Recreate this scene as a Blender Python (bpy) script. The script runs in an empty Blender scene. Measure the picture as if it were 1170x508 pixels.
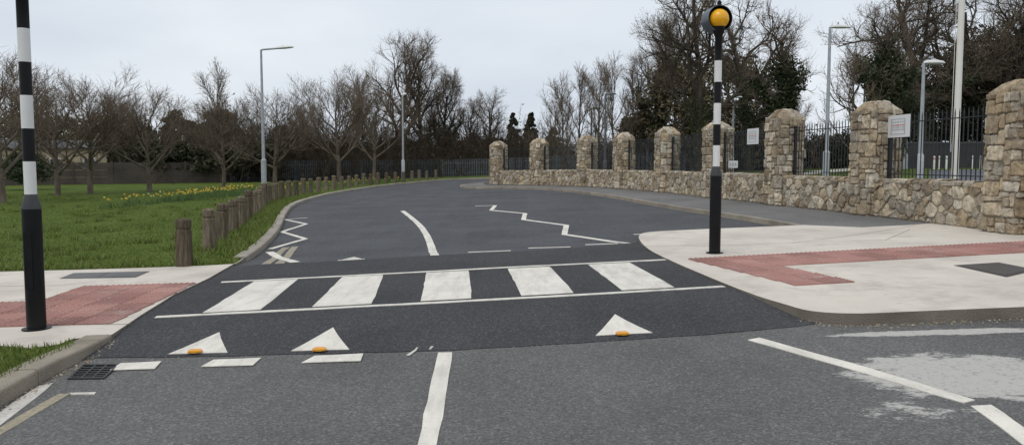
import bpy, bmesh, math, random
import numpy as np
from mathutils import Vector, Matrix, noise as mnoise
from mathutils.geometry import delaunay_2d_cdt

sc = bpy.context.scene
C = sc.collection
R = math.radians

# ------------------------------------------------------------------ camera
CAM_H = 1.49
FPX = 900.0
PITCH = math.atan((254 - 188) / FPX)
cam = bpy.data.cameras.new('camera')
cam.sensor_width = 36.0
cam.lens = 36.0 * FPX / 1170.0
cam.clip_start = 0.05
cam.clip_end = 3000
camo = bpy.data.objects.new('camera', cam)
C.objects.link(camo)
camo.location = (0, 0, CAM_H)
camo.rotation_euler = (math.pi / 2 - PITCH, 0, 0)
sc.camera = camo

# ------------------------------------------------------------------ world, sun, exposure
SUN_EL, SUN_AZ = R(58), R(215)
w = bpy.data.worlds.new('World')
sc.world = w
w.use_nodes = True
nt = w.node_tree
nt.nodes.clear()
out = nt.nodes.new('ShaderNodeOutputWorld')
sky = nt.nodes.new('ShaderNodeTexSky')
sky.sky_type = 'NISHITA'
sky.sun_disc = False
sky.sun_elevation = SUN_EL
sky.sun_rotation = SUN_AZ
bg1 = nt.nodes.new('ShaderNodeBackground')
bg1.inputs['Strength'].default_value = 0.07
nt.links.new(sky.outputs['Color'], bg1.inputs['Color'])
tc = nt.nodes.new('ShaderNodeTexCoord')
mp = nt.nodes.new('ShaderNodeMapping')
mp.inputs['Scale'].default_value = (1.0, 1.0, 2.6)
nz = nt.nodes.new('ShaderNodeTexNoise')
nz.inputs['Scale'].default_value = 2.2
nz.inputs['Detail'].default_value = 5
nz.inputs['Roughness'].default_value = 0.5
rp = nt.nodes.new('ShaderNodeValToRGB')
rp.color_ramp.elements[0].position = 0.32
rp.color_ramp.elements[0].color = (0.585, 0.645, 0.725, 1)
rp.color_ramp.elements[1].position = 0.68
rp.color_ramp.elements[1].color = (0.785, 0.825, 0.87, 1)
bg2 = nt.nodes.new('ShaderNodeBackground')
bg2.inputs['Strength'].default_value = 1.0
mx = nt.nodes.new('ShaderNodeMixShader')
mx.inputs[0].default_value = 0.93
nt.links.new(tc.outputs['Generated'], mp.inputs['Vector'])
nt.links.new(mp.outputs['Vector'], nz.inputs['Vector'])
nt.links.new(nz.outputs['Fac'], rp.inputs['Fac'])
nt.links.new(rp.outputs['Color'], bg2.inputs['Color'])
nt.links.new(bg1.outputs[0], mx.inputs[1])
nt.links.new(bg2.outputs[0], mx.inputs[2])
nt.links.new(mx.outputs[0], out.inputs['Surface'])

sl = bpy.data.lights.new('sun', 'SUN')
sl.energy = 1.1
sl.angle = R(35)
sl.color = (1.0, 0.97, 0.92)
so = bpy.data.objects.new('sun', sl)
C.objects.link(so)
# azimuth measured clockwise from +Y as the Sky Texture does
sd = Vector((math.sin(SUN_AZ) * math.cos(SUN_EL), math.cos(SUN_AZ) * math.cos(SUN_EL), math.sin(SUN_EL)))
so.rotation_euler = sd.to_track_quat('Z', 'Y').to_euler()
so.location = (0, 0, 40)
vs = sc.view_settings
vs.view_transform = 'Standard'
vs.look = 'None'
vs.exposure = 0.17
vs.gamma = 1.0
vs.use_curve_mapping = False

# ------------------------------------------------------------------ ground shape and pixel helper
def G(x, y):
    """height of the bare ground: a gentle fall to the left and a slight rise ahead"""
    sx = 30 * math.tanh(x / 30) if x > 0 else 14 * math.tanh(x / 14)
    return 0.03 * sx + 0.007 * max(-20.0, min(y, 60.0))

def sstep(a, b, t):
    t = max(0.0, min(1.0, (t - a) / (b - a)))
    return t * t * (3 - 2 * t)

def table(x, y):
    """raised table that carries the zebra crossing"""
    s = y - 0.14 * x
    return 0.08 * sstep(6.1, 7.6, s) * (1 - sstep(11.6, 13.4, s)) * sstep(-9, -6, x) * (1 - sstep(5, 7, x))

def RZ(x, y):
    return G(x, y) + table(x, y)

PAVE = 0.105
def PZ(x, y):
    return G(x, y) + PAVE

def ray(px, py):
    u = (px - 585) / FPX
    v = -(py - 254) / FPX
    return Vector((u, math.cos(PITCH) + v * math.sin(PITCH), -math.sin(PITCH) + v * math.cos(PITCH)))

def P(px, py, zf=RZ, off=0.0):
    """where the ray through a photo pixel meets the surface zf"""
    d = ray(px, py)
    a, b = 0.5, 0.5
    while b < 400:
        b *= 1.05
        if CAM_H + b * d.z < zf(b * d.x, b * d.y) + off:
            break
        a = b
    for _ in range(40):
        m = (a + b) / 2
        if CAM_H + m * d.z < zf(m * d.x, m * d.y) + off:
            b = m
        else:
            a = m
    return (a * d.x, a * d.y)

def PP(pts, zf=RZ):
    return [P(x, y, zf) for x, y in pts]

def at(px, dist):
    """ground position under image column px at a distance"""
    return ((px - 585) / FPX * dist, dist)

# ------------------------------------------------------------------ materials
def nd(nt, typ, **kw):
    n = nt.nodes.new(typ)
    for k, v in kw.items():
        if k in n.inputs:
            n.inputs[k].default_value = v
        else:
            setattr(n, k, v)
    return n

class Mat:
    def __init__(s, name, rough=0.8, spec=0.3):
        s.m = bpy.data.materials.new(name)
        s.m.use_nodes = True
        s.nt = s.m.node_tree
        s.b = s.nt.nodes['Principled BSDF']
        s.b.inputs['Roughness'].default_value = rough
        s.b.inputs['Specular IOR Level'].default_value = spec
        s.coord = None
    def n(s, typ, **kw):
        return nd(s.nt, typ, **kw)
    def l(s, a, b):
        s.nt.links.new(a, b)
    def vec(s, kind='pos', scale=(1, 1, 1)):
        if kind == 'pos':
            o = s.n('ShaderNodeNewGeometry').outputs['Position']
        else:
            o = s.n('ShaderNodeTexCoord').outputs['Object']
        m = s.n('ShaderNodeMapping')
        m.inputs['Scale'].default_value = scale
        s.l(o, m.inputs['Vector'])
        return m.outputs['Vector']
    def noise(s, vec, scale, detail=4, rough=0.55):
        t = s.n('ShaderNodeTexNoise', Scale=scale, Detail=detail, Roughness=rough)
        s.l(vec, t.inputs['Vector'])
        return t.outputs['Fac']
    def ramp(s, fac, stops):
        r = s.n('ShaderNodeValToRGB')
        e = r.color_ramp.elements
        while len(e) < len(stops):
            e.new(0.5)
        for i, (p, c) in enumerate(stops):
            e[i].position = p
            e[i].color = (*c, 1) if len(c) == 3 else c
        s.l(fac, r.inputs['Fac'])
        return r.outputs['Color']
    def mix(s, fac, a, b, mode='MIX'):
        x = s.n('ShaderNodeMix', data_type='RGBA', blend_type=mode)
        if isinstance(fac, float):
            x.inputs[0].default_value = fac
        else:
            s.l(fac, x.inputs[0])
        for i, v in ((6, a), (7, b)):
            if isinstance(v, tuple):
                x.inputs[i].default_value = (*v, 1)
            else:
                s.l(v, x.inputs[i])
        return x.outputs[2]
    def math(s, op, a, b=None, clamp=False):
        x = s.n('ShaderNodeMath', operation=op, use_clamp=clamp)
        for i, v in ((0, a), (1, b)):
            if v is None:
                continue
            if isinstance(v, (int, float)):
                x.inputs[i].default_value = v
            else:
                s.l(v, x.inputs[i])
        return x.outputs[0]
    def color(s, c):
        if isinstance(c, tuple):
            s.b.inputs['Base Color'].default_value = (*c, 1)
        else:
            s.l(c, s.b.inputs['Base Color'])
    def bump(s, h, strength=0.3, dist=0.01):
        b = s.n('ShaderNodeBump', Strength=strength, Distance=dist)
        s.l(h, b.inputs['Height'])
        s.l(b.outputs['Normal'], s.b.inputs['Normal'])

def g3(c, k):
    return tuple(min(1, v * k) for v in c)

def simple(name, c, rough=0.6, var=0.25, scale=6, spec=0.3, kind='obj', bump=0.0, metal=0.0, bscale=None):
    m = Mat(name, rough, spec)
    v = m.vec(kind)
    f = m.noise(v, scale, 5)
    m.color(m.ramp(f, [(0.3, g3(c, 1 - var)), (0.7, g3(c, 1 + var))]))
    if bump:
        m.bump(m.noise(v, bscale or scale * 4, 5), bump, 0.01)
    m.b.inputs['Metallic'].default_value = metal
    return m.m

def asphalt(name, base, speck, stains=False):
    m = Mat(name, 0.95, 0.14)
    v = m.vec('pos')
    big = m.noise(v, 0.55, 6, 0.6)
    c = m.ramp(big, [(0.28, g3(base, 0.78)), (0.5, base), (0.72, g3(base, 1.2))])
    od = m.noise(v, 5.5, 4, 0.6)
    c = m.mix(m.ramp(od, [(0.66, (0, 0, 0)), (0.74, (0.45, 0.45, 0.45))]), c, g3(base, 0.6))
    # lengthwise wheel tracks and streaks
    vs_ = m.vec('pos', (2.2, 0.12, 1))
    st = m.noise(vs_, 1.0, 4, 0.6)
    c = m.mix(m.ramp(st, [(0.45, (0, 0, 0)), (0.75, (0.55, 0.55, 0.55))]), c, g3(base, 1.22))
    # aggregate: chips of stone, each of its own grey
    vo = m.n('ShaderNodeTexVoronoi', Scale=85.0)
    m.l(v, vo.inputs['Vector'])
    sep = m.n('ShaderNodeSeparateColor')
    m.l(vo.outputs['Color'], sep.inputs['Color'])
    chip = m.ramp(sep.outputs['Red'], [(0.0, (0.68, 0.68, 0.68)), (0.62, (0.98, 0.98, 0.98)), (0.9, (1.2, 1.2, 1.2)), (1.0, (speck, speck, speck))])
    c = m.mix(1.0, c, chip, 'MULTIPLY')
    if stains:
        # cement residue washed off the new footpath: two patches with ragged edges
        pos = m.n('ShaderNodeSeparateXYZ')
        m.l(m.n('ShaderNodeNewGeometry').outputs['Position'], pos.inputs[0])
        def blob(cx, cy, rx, ry):
            dx = m.math('DIVIDE', m.math('SUBTRACT', pos.outputs['X'], cx), rx)
            dy = m.math('DIVIDE', m.math('SUBTRACT', pos.outputs['Y'], cy), ry)
            d = m.math('ADD', m.math('MULTIPLY', dx, dx), m.math('MULTIPLY', dy, dy))
            return m.math('SUBTRACT', 1.0, d)
        q1, q2, q3 = P(1115, 428), P(1085, 379), P(1035, 470)
        a = blob(q1[0], q1[1], 0.85, 0.62)
        b = blob(q2[0], q2[1], 1.15, 0.11)
        a2 = blob(q3[0], q3[1], 0.9, 0.35)
        f = m.math('MAXIMUM', m.math('MAXIMUM', a, b), m.math('SUBTRACT', a2, 0.75))
        f = m.math('MAXIMUM', f, -1.2)
        nzv = m.noise(m.vec('pos', (1.0, 1.5, 1)), 3.6, 10, 0.8)
        f = m.math('ADD', m.math('MULTIPLY', f, 0.55), m.math('MULTIPLY', m.math('SUBTRACT', nzv, 0.5), 1.7))
        gr = m.ramp(m.noise(v, 26, 7, 0.8), [(0.34, (0.35, 0.35, 0.35)), (0.48, (1, 1, 1))])
        mask = m.mix(1.0, m.ramp(f, [(0.10, (0, 0, 0)), (0.22, (0.92, 0.92, 0.92))]), gr, 'MULTIPLY')
        c = m.mix(mask, c, (0.47, 0.45, 0.42))
        # small cement splashes and scuffs all over the old surface
        sp = m.noise(m.vec('pos', (1.2, 1, 1)), 4.2, 8, 0.68)
        c = m.mix(m.ramp(sp, [(0.69, (0, 0, 0)), (0.76, (0.55, 0.55, 0.55))]), c, (0.26, 0.26, 0.255))
    m.color(c)
    m.bump(vo.outputs['Distance'], 0.5, 0.006)
    return m.m

def paint(name, c, wear=0.585):
    m = Mat(name, 0.6, 0.3)
    v = m.vec('pos')
    col = m.ramp(m.noise(v, 3.0, 6), [(0.3, g3(c, 0.88)), (0.7, g3(c, 1.06))])
    gm_ = m.noise(m.vec('pos', (3, .6, 1)), 2.2, 7, 0.7)
    col = m.mix(m.ramp(gm_, [(0.46, (0, 0, 0)), (0.72, (0.75, 0.75, 0.75))]), col, g3(c, 0.58))
    fine = m.noise(v, 38, 6, 0.75)
    col = m.mix(m.ramp(fine, [(wear, (0, 0, 0)), (wear + 0.1, (0.75, 0.75, 0.75))]), col, (0.16, 0.16, 0.16))
    m.color(col)
    m.bump(m.noise(v, 110, 3), 0.35, 0.006)
    return m.m

def concrete(name, c, blot=0.17):
    m = Mat(name, 0.85, 0.25)
    v = m.vec('pos')
    col = m.ramp(m.noise(v, 0.9, 7, 0.62), [(0.3, g3(c, 1 - blot)), (0.5, c), (0.72, g3(c, 1 + blot))])
    br = m.noise(m.vec('pos', (1.2, 26, 4)), 2.4, 5, 0.6)
    col = m.mix(m.ramp(br, [(0.35, (0.35, 0.35, 0.35)), (0.65, (0, 0, 0))]), col, g3(c, 0.85))
    dirt = m.noise(v, 1.7, 10, 0.74)
    col = m.mix(m.ramp(dirt, [(0.50, (0, 0, 0)), (0.72, (0.85, 0.85, 0.85))]), col, g3(c, 0.64))
    gum = m.noise(v, 9, 2, 0.5)
    col = m.mix(m.ramp(gum, [(0.72, (0, 0, 0)), (0.75, (0.5, 0.5, 0.5))]), col, g3(c, 0.55))
    sp = m.noise(v, 60, 3, 0.7)
    col = m.mix(m.ramp(sp, [(0.66, (0, 0, 0)), (0.76, (0.4, 0.4, 0.4))]), col, g3(c, 0.55))
    m.color(col)
    m.bump(m.noise(v, 90, 4), 0.25, 0.004)
    return m.m

def stone_mat(name, island):
    m = Mat(name, 0.9, 0.2)
    if island:
        rnd = m.n('ShaderNodeNewGeometry').outputs['Random Per Island']
    else:
        rnd = m.n('ShaderNodeObjectInfo').outputs['Random']
    base = m.ramp(rnd, [(0.0, (0.21, 0.158, 0.105)), (0.16, (0.42, 0.335, 0.232)), (0.34, (0.34, 0.30, 0.245)), (0.5, (0.62, 0.535, 0.41)),
                        (0.66, (0.43, 0.335, 0.215)), (0.82, (0.26, 0.21, 0.155)), (1.0, (0.58, 0.525, 0.43))])
    v = m.vec('pos')
    f = m.noise(v, 9, 7, 0.65)
    col = m.mix(1.0, base, m.ramp(f, [(0.28, (0.45, 0.43, 0.40)), (0.5, (1, 1, 1)), (0.72, (1.45, 1.45, 1.42))]), 'MULTIPLY')
    li = m.noise(v, 14, 7, 0.72)
    col = m.mix(m.ramp(li, [(0.55, (0, 0, 0)), (0.66, (0.75, 0.75, 0.75))]), col, (0.12, 0.105, 0.082))
    lc = m.noise(v, 6.5, 8, 0.75)
    col = m.mix(m.ramp(lc, [(0.60, (0, 0, 0)), (0.68, (0.6, 0.6, 0.6))]), col, (0.47, 0.46, 0.41))
    m.color(col)
    m.bump(m.math('ADD', f, m.math('MULTIPLY', li, .8)), 1.0, 0.03)
    return m.m

def leaf_mat(name, cols, rough=0.6, trans=0.0, spec=0.25):
    m = Mat(name, rough, spec)
    rnd = m.n('ShaderNodeNewGeometry').outputs['Random Per Island']
    n = len(cols)
    m.color(m.ramp(rnd, [(i / max(1, n - 1), c) for i, c in enumerate(cols)]))
    return m.m

M = {}
M['asphalt_old'] = asphalt('asphalt_old', (0.128, 0.125, 0.121), 1.6, True)
M['asphalt_new'] = asphalt('asphalt_new', (0.058, 0.0585, 0.061), 2.1)
M['asphalt_far'] = asphalt('asphalt_far', (0.086, 0.087, 0.092), 1.8)
M['asphalt_path'] = asphalt('asphalt_path', (0.17, 0.165, 0.16), 1.6)
M['white_paint'] = paint('white_paint', (0.72, 0.675, 0.595))
M['white_worn'] = paint('white_worn', (0.62, 0.58, 0.52), 0.54)
M['yellow_paint'] = paint('yellow_paint', (0.38, 0.315, 0.20), 0.46)
M['concrete'] = concrete('pavement_concrete', (0.59, 0.535, 0.465))
M['kerb'] = concrete('kerb_concrete', (0.34, 0.295, 0.235), 0.35)
M['kerb_pale'] = concrete('kerb_pale_concrete', (0.36, 0.32, 0.27), 0.3)
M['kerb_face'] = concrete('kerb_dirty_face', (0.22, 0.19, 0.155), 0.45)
M['tactile'] = concrete('tactile_red', (0.33, 0.165, 0.15), 0.22)
tm_ = Mat('tactile_red_slab', 0.85, 0.25)
tv = tm_.vec('pos')
tcol = tm_.ramp(tm_.noise(tv, 1.6, 7, 0.65), [(0.3, (0.275, 0.14, 0.12)), (0.5, (0.335, 0.178, 0.152)), (0.72, (0.39, 0.225, 0.195))])
tcol = tm_.mix(1.0, tcol, tm_.ramp(tm_.n('ShaderNodeObjectInfo').outputs['Random'], [(0, (0.82, 0.82, 0.82)), (1, (1.14, 1.12, 1.12))]), 'MULTIPLY')
tcol = tm_.mix(tm_.ramp(tm_.noise(tv, 2.3, 9, 0.75), [(0.54, (0, 0, 0)), (0.72, (0.65, 0.65, 0.65))]), tcol, (0.46, 0.38, 0.34))
tm_.color(tcol)
tm_.bump(tm_.noise(tv, 90, 4), 0.3, 0.004)
M['tactile'] = tm_.m
for k_ in ('kerb', 'kerb_pale', 'kerb_face'):
    for n_ in M[k_].node_tree.nodes:
        if n_.type == 'BUMP':
            n_.inputs['Strength'].default_value = 0.9; n_.inputs['Distance'].default_value = 0.02
M['mortar'] = concrete('wall_mortar', (0.33, 0.285, 0.22), 0.3)
M['stone'] = stone_mat('rubble_stone', False)
M['stone_far'] = stone_mat('rubble_stone_far', True)
M['rail'] = simple('black_railing_paint', (0.012, 0.0135, 0.017), 0.45, 0.3, 9, 0.5)
M['black'] = simple('black_gloss', (0.007, 0.007, 0.008), 0.42, 0.3, 5, 0.22)
M['white_band'] = simple('white_band', (0.68, 0.68, 0.66), 0.4, 0.06, 4, 0.5)
M['dark_collar'] = simple('dark_collar', (0.045, 0.047, 0.05), 0.5, 0.2, 8, 0.4)
M['hood'] = simple('hood_grey', (0.075, 0.09, 0.11), 0.4, 0.2, 6, 0.5)
M['hood_in'] = simple('hood_inside', (0.006, 0.006, 0.006), 0.7, 0.2, 6, 0.2)
gm = Mat('amber_globe', 0.22, 0.5)
gm.color((0.80, 0.40, 0.008))
gm.b.inputs['Subsurface Weight'].default_value = 0.3
gm.b.inputs['Subsurface Radius'].default_value = (0.08, 0.04, 0.01)
M['amber'] = gm.m
M['galv'] = simple('galvanised_steel', (0.36, 0.38, 0.40), 0.5, 0.15, 5, 0.4)
M['galv_dark'] = simple('dark_grey_steel', (0.12, 0.125, 0.135), 0.5, 0.2, 5, 0.4)
M['lamp_lens'] = simple('lamp_lens', (0.62, 0.62, 0.58), 0.3, 0.05, 4, 0.5)
M['flag'] = simple('flagpole_white', (0.72, 0.70, 0.64), 0.45, 0.05, 3, 0.4)
M['sign'] = simple('sign_white', (0.70, 0.70, 0.70), 0.45, 0.04, 3, 0.4)
M['sign_grey'] = simple('sign_grey_print', (0.42, 0.45, 0.45), 0.5, 0.1, 9, 0.4)
M['sign_red'] = simple('sign_red_print', (0.55, 0.20, 0.20), 0.5, 0.1, 9, 0.4)
M['stud'] = simple('orange_stud', (0.72, 0.30, 0.03), 0.4, 0.15, 20, 0.5)
M['iron'] = simple('cast_iron', (0.035, 0.035, 0.036), 0.6, 0.3, 12, 0.4, bump=0.3)
M['gully_shade'] = simple('gully_painted_shade', (0.004, 0.004, 0.004), 0.9, 0.2, 4, 0.1)  # near-black colour painted in for the shade down the gully
M['cover_grey'] = concrete('cover_grey', (0.15, 0.15, 0.15), 0.2)
M['cover_dark'] = concrete('cover_dark', (0.085, 0.075, 0.07), 0.3)
M['panel_wall'] = concrete('old_panel_wall', (0.085, 0.07, 0.06), 0.35)
M['dark_wall'] = concrete('dark_low_wall', (0.055, 0.055, 0.056), 0.2)
M['sand_wall'] = concrete('sand_render', (0.40, 0.33, 0.23), 0.2)
M['slate'] = simple('slate_roof', (0.05, 0.05, 0.055), 0.6, 0.3, 3)
M['glass'] = simple('window_dark', (0.02, 0.022, 0.025), 0.1, 0.1, 2, 0.5)
M['palisade'] = simple('palisade_steel', (0.075, 0.085, 0.10), 0.6, 0.3, 4)
M['gate'] = simple('gate_steel', (0.11, 0.125, 0.14), 0.6, 0.3, 4)
M['palepath'] = concrete('pale_path', (0.50, 0.47, 0.42))
M['lot'] = asphalt('car_park_asphalt', (0.13, 0.135, 0.15), 1.5)

wm = Mat('weathered_timber', 0.9, 0.15)
v = wm.vec('obj', (14, 14, 1.6))
f = wm.noise(v, 2.0, 6, 0.65)
rnd = wm.n('ShaderNodeObjectInfo').outputs['Random']
col = wm.ramp(f, [(0.3, (0.062, 0.050, 0.036)), (0.5, (0.145, 0.118, 0.086)), (0.72, (0.26, 0.22, 0.17))])
col = wm.mix(1.0, col, wm.ramp(rnd, [(0, (0.6, 0.58, 0.55)), (0.5, (1, 0.98, 0.95)), (1, (1.2, 1.18, 1.15))]), 'MULTIPLY')
gn = wm.noise(wm.vec('obj'), 5, 5, 0.65)
col = wm.mix(wm.ramp(gn, [(0.56, (0, 0, 0)), (0.7, (0.5, 0.5, 0.5))]), col, (0.10, 0.105, 0.055))
wm.color(col)
wm.bump(f, 0.9, 0.02)
M['timber'] = wm.m

def bark(name, c):
    m = Mat(name, 0.95, 0.1)
    v = m.vec('obj', (1, 1, 0.35))
    f = m.noise(v, 3.5, 7, 0.65)
    m.color(m.ramp(f, [(0.3, g3(c, 0.6)), (0.5, c), (0.72, g3(c, 1.5))]))
    m.bump(f, 0.8, 0.05)
    return m.m
M['bark_brown'] = bark('bark_brown', (0.15, 0.122, 0.096))
M['bark_grey'] = bark('bark_grey', (0.10, 0.088, 0.072))
M['bark_dark'] = bark('bark_dark', (0.068, 0.056, 0.045))
M['twig_brown'] = leaf_mat('twig_brown', [(0.145, 0.108, 0.08), (0.215, 0.165, 0.125), (0.17, 0.142, 0.105)], 0.95, 0, 0.05)
M['twig_dark'] = leaf_mat('twig_dark', [(0.05, 0.038, 0.029), (0.09, 0.068, 0.052), (0.065, 0.056, 0.04)], 0.95, 0, 0.05)
M['ivy'] = leaf_mat('ivy_leaves', [(0.026, 0.036, 0.016), (0.050, 0.066, 0.028), (0.038, 0.046, 0.022), (0.075, 0.085, 0.04)], 0.55)
M['evergreen'] = leaf_mat('evergreen_leaves', [(0.022, 0.026, 0.015), (0.042, 0.046, 0.024), (0.06, 0.058, 0.030), (0.040, 0.034, 0.022)], 0.7)
M['buds'] = leaf_mat('olive_buds', [(0.11, 0.095, 0.042), (0.15, 0.13, 0.06), (0.09, 0.07, 0.04)], 0.8)
M['brownleaf'] = leaf_mat('brown_olive_leaves', [(0.12, 0.095, 0.058), (0.17, 0.135, 0.08), (0.085, 0.088, 0.046), (0.14, 0.105, 0.066)], 0.8)
M['laurel'] = leaf_mat('laurel_leaves', [(0.016, 0.030, 0.010), (0.035, 0.058, 0.018), (0.022, 0.034, 0.014)], 0.5)
M['grass'] = leaf_mat('grass_blades', [(0.080, 0.115, 0.018), (0.118, 0.165, 0.028), (0.155, 0.20, 0.042), (0.098, 0.138, 0.022), (0.21, 0.205, 0.085)], 0.7)
M['daff_leaf'] = leaf_mat('daffodil_leaves', [(0.075, 0.125, 0.04), (0.10, 0.16, 0.05)], 0.6)
M['petal'] = leaf_mat('daffodil_petals', [(0.75, 0.56, 0.05), (0.78, 0.64, 0.12), (0.72, 0.42, 0.03), (0.75, 0.68, 0.3)], 0.6)

lm = Mat('lawn', 0.95, 0.1)
v = lm.vec('pos')
c0 = lm.ramp(lm.noise(v, 0.5, 6, 0.6), [(0.3, (0.068, 0.102, 0.018)), (0.55, (0.094, 0.134, 0.025)), (0.75, (0.125, 0.155, 0.04))])
c0 = lm.mix(1.0, c0, lm.ramp(lm.noise(v, 26, 5, 0.7), [(0.3, (0.45, 0.45, 0.45)), (0.7, (1.45, 1.45, 1.45))]), 'MULTIPLY')
c0 = lm.mix(1.0, c0, lm.ramp(lm.noise(v, 2.6, 7, 0.7), [(0.32, (0.62, 0.66, 0.6)), (0.5, (1, 1, 1)), (0.7, (1.25, 1.15, 1.15))]), 'MULTIPLY')
lm.color(c0)
lm.bump(lm.noise(v, 40, 4), 0.8, 0.04)
M['lawn'] = lm.m
M['soil'] = simple('woodland_soil', (0.045, 0.042, 0.026), 0.95, 0.4, 1.2, 0.1, 'pos')

# ------------------------------------------------------------------ mesh helpers
def link(name, me, m, parent=None, kind=None, label=None, cat=None, group=None, loc=None, rz=0.0):
    if m is not None and not me.materials:
        for q in (m if isinstance(m, (list, tuple)) else [m]):
            me.materials.append(q)
    o = bpy.data.objects.new(name, me)
    C.objects.link(o)
    if parent is not None:
        o.parent = parent
    if loc is not None:
        o.location = loc
    if rz:
        o.rotation_euler = (0, 0, rz)
    tagit(o, label, cat, group, kind)
    return o

def tagit(o, label=None, cat=None, group=None, kind=None):
    if label: o['label'] = label
    if cat: o['category'] = cat
    if group: o['group'] = group
    if kind: o['kind'] = kind
    return o

def empty(name, loc, label, cat, group=None, rz=0.0):
    o = bpy.data.objects.new(name, None)
    C.objects.link(o)
    o.location = loc
    o.rotation_euler = (0, 0, rz)
    return tagit(o, label, cat, group)

def mesh(name, verts, faces, smooth=False):
    me = bpy.data.meshes.new(name)
    me.from_pydata([tuple(v) for v in verts], [], faces)
    if smooth:
        me.polygons.foreach_set('use_smooth', [True] * len(me.polygons))
    me.update()
    return me

def mesh_np(name, verts, faces, smooth=False):
    """verts Nx3 array, faces MxK array"""
    me = bpy.data.meshes.new(name)
    verts = np.asarray(verts, np.float32)
    faces = np.asarray(faces, np.int32)
    nf, k = faces.shape
    me.vertices.add(len(verts))
    me.vertices.foreach_set('co', verts.ravel())
    me.loops.add(nf * k)
    me.loops.foreach_set('vertex_index', faces.ravel())
    me.polygons.add(nf)
    me.polygons.foreach_set('loop_start', np.arange(0, nf * k, k, dtype=np.int32))
    if smooth:
        me.polygons.foreach_set('use_smooth', np.ones(nf, bool))
    me.update(calc_edges=True)
    return me

class MB:
    """collects shapes into one mesh"""
    def __init__(s):
        s.v = []; s.f = []; s.mi = []
    def add(s, v, f, mi=0):
        o = len(s.v)
        s.v += [tuple(q) for q in v]
        s.f += [tuple(i + o for i in q) for q in f]
        s.mi += [mi] * len(f)
    def box(s, c, d, rz=0.0, mi=0, taper=1.0):
        hx, hy, hz = d[0] / 2, d[1] / 2, d[2] / 2
        ca, sa = math.cos(rz), math.sin(rz)
        vs = []
        for z, k in ((-hz, 1), (hz, taper)):
            for x, y in ((-hx, -hy), (hx, -hy), (hx, hy), (-hx, hy)):
                x *= k; y *= k
                vs.append((c[0] + x * ca - y * sa, c[1] + x * sa + y * ca, c[2] + z))
        s.add(vs, [(3, 2, 1, 0), (4, 5, 6, 7), (0, 1, 5, 4), (1, 2, 6, 5), (2, 3, 7, 6), (3, 0, 4, 7)], mi)
    def lathe(s, prof, n=20, c=(0, 0, 0), mi=0, caps=True):
        vs = []; fs = []
        for r, z in prof:
            for i in range(n):
                a = 2 * math.pi * i / n
                vs.append((c[0] + r * math.cos(a), c[1] + r * math.sin(a), c[2] + z))
        for j in range(len(prof) - 1):
            for i in range(n):
                k = (i + 1) % n
                fs.append((j * n + i, j * n + k, (j + 1) * n + k, (j + 1) * n + i))
        if caps:
            fs.append(tuple(range(n - 1, -1, -1)))
            fs.append(tuple(range((len(prof) - 1) * n, len(prof) * n)))
        s.add(vs, fs, mi)
    def tube(s, pts, rad, n=8, mi=0):
        pts = [Vector(p) for p in pts]
        vs = []; fs = []
        for i, p in enumerate(pts):
            d = (pts[min(i + 1, len(pts) - 1)] - pts[max(i - 1, 0)]).normalized()
            up = Vector((0, 0, 1)) if abs(d.z) < 0.9 else Vector((1, 0, 0))
            e1 = d.cross(up).normalized(); e2 = d.cross(e1)
            r = rad[i] if isinstance(rad, (list, tuple)) else rad
            for k in range(n):
                a = 2 * math.pi * k / n
                vs.append(p + e1 * (r * math.cos(a)) + e2 * (r * math.sin(a)))
        for i in range(len(pts) - 1):
            for k in range(n):
                q = (k + 1) % n
                fs.append((i * n + k, i * n + q, (i + 1) * n + q, (i + 1) * n + k))
        fs.append(tuple(range(n - 1, -1, -1)))
        fs.append(tuple(range((len(pts) - 1) * n, len(pts) * n)))
        s.add(vs, fs, mi)
    def mesh(s, name, smooth=False, fix=True):
        me = mesh(name, s.v, s.f, smooth)
        if any(s.mi):
            me.polygons.foreach_set('material_index', s.mi)
        if fix:
            bm = bmesh.new(); bm.from_mesh(me)
            bmesh.ops.recalc_face_normals(bm, faces=bm.faces)
            bm.to_mesh(me); bm.free()
        if smooth:
            try:
                me.set_sharp_from_angle(angle=R(38))
            except Exception:
                pass
        return me

def inside(p, poly):
    x, y = p; c = False; j = len(poly) - 1
    for i in range(len(poly)):
        xi, yi = poly[i]; xj, yj = poly[j]
        if (yi > y) != (yj > y) and x < (xj - xi) * (y - yi) / (yj - yi) + xi:
            c = not c
        j = i
    return c

def resample(pts, step, closed=False):
    out_ = []
    n = len(pts)
    for i in range(n if closed else n - 1):
        a = Vector(pts[i]); b = Vector(pts[(i + 1) % n])
        k = max(1, int(math.ceil((b - a).length / step)))
        for q in range(k):
            out_.append(tuple(a.lerp(b, q / k)))
    if not closed:
        out_.append(tuple(pts[-1]))
    return out_

def smooth_path(pts, it=2):
    for _ in range(it):
        o = [pts[0]]
        for a, b in zip(pts[:-1], pts[1:]):
            o.append((a[0] * .75 + b[0] * .25, a[1] * .75 + b[1] * .25))
            o.append((a[0] * .25 + b[0] * .75, a[1] * .25 + b[1] * .75))
        o.append(pts[-1])
        pts = o
    return pts

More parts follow.
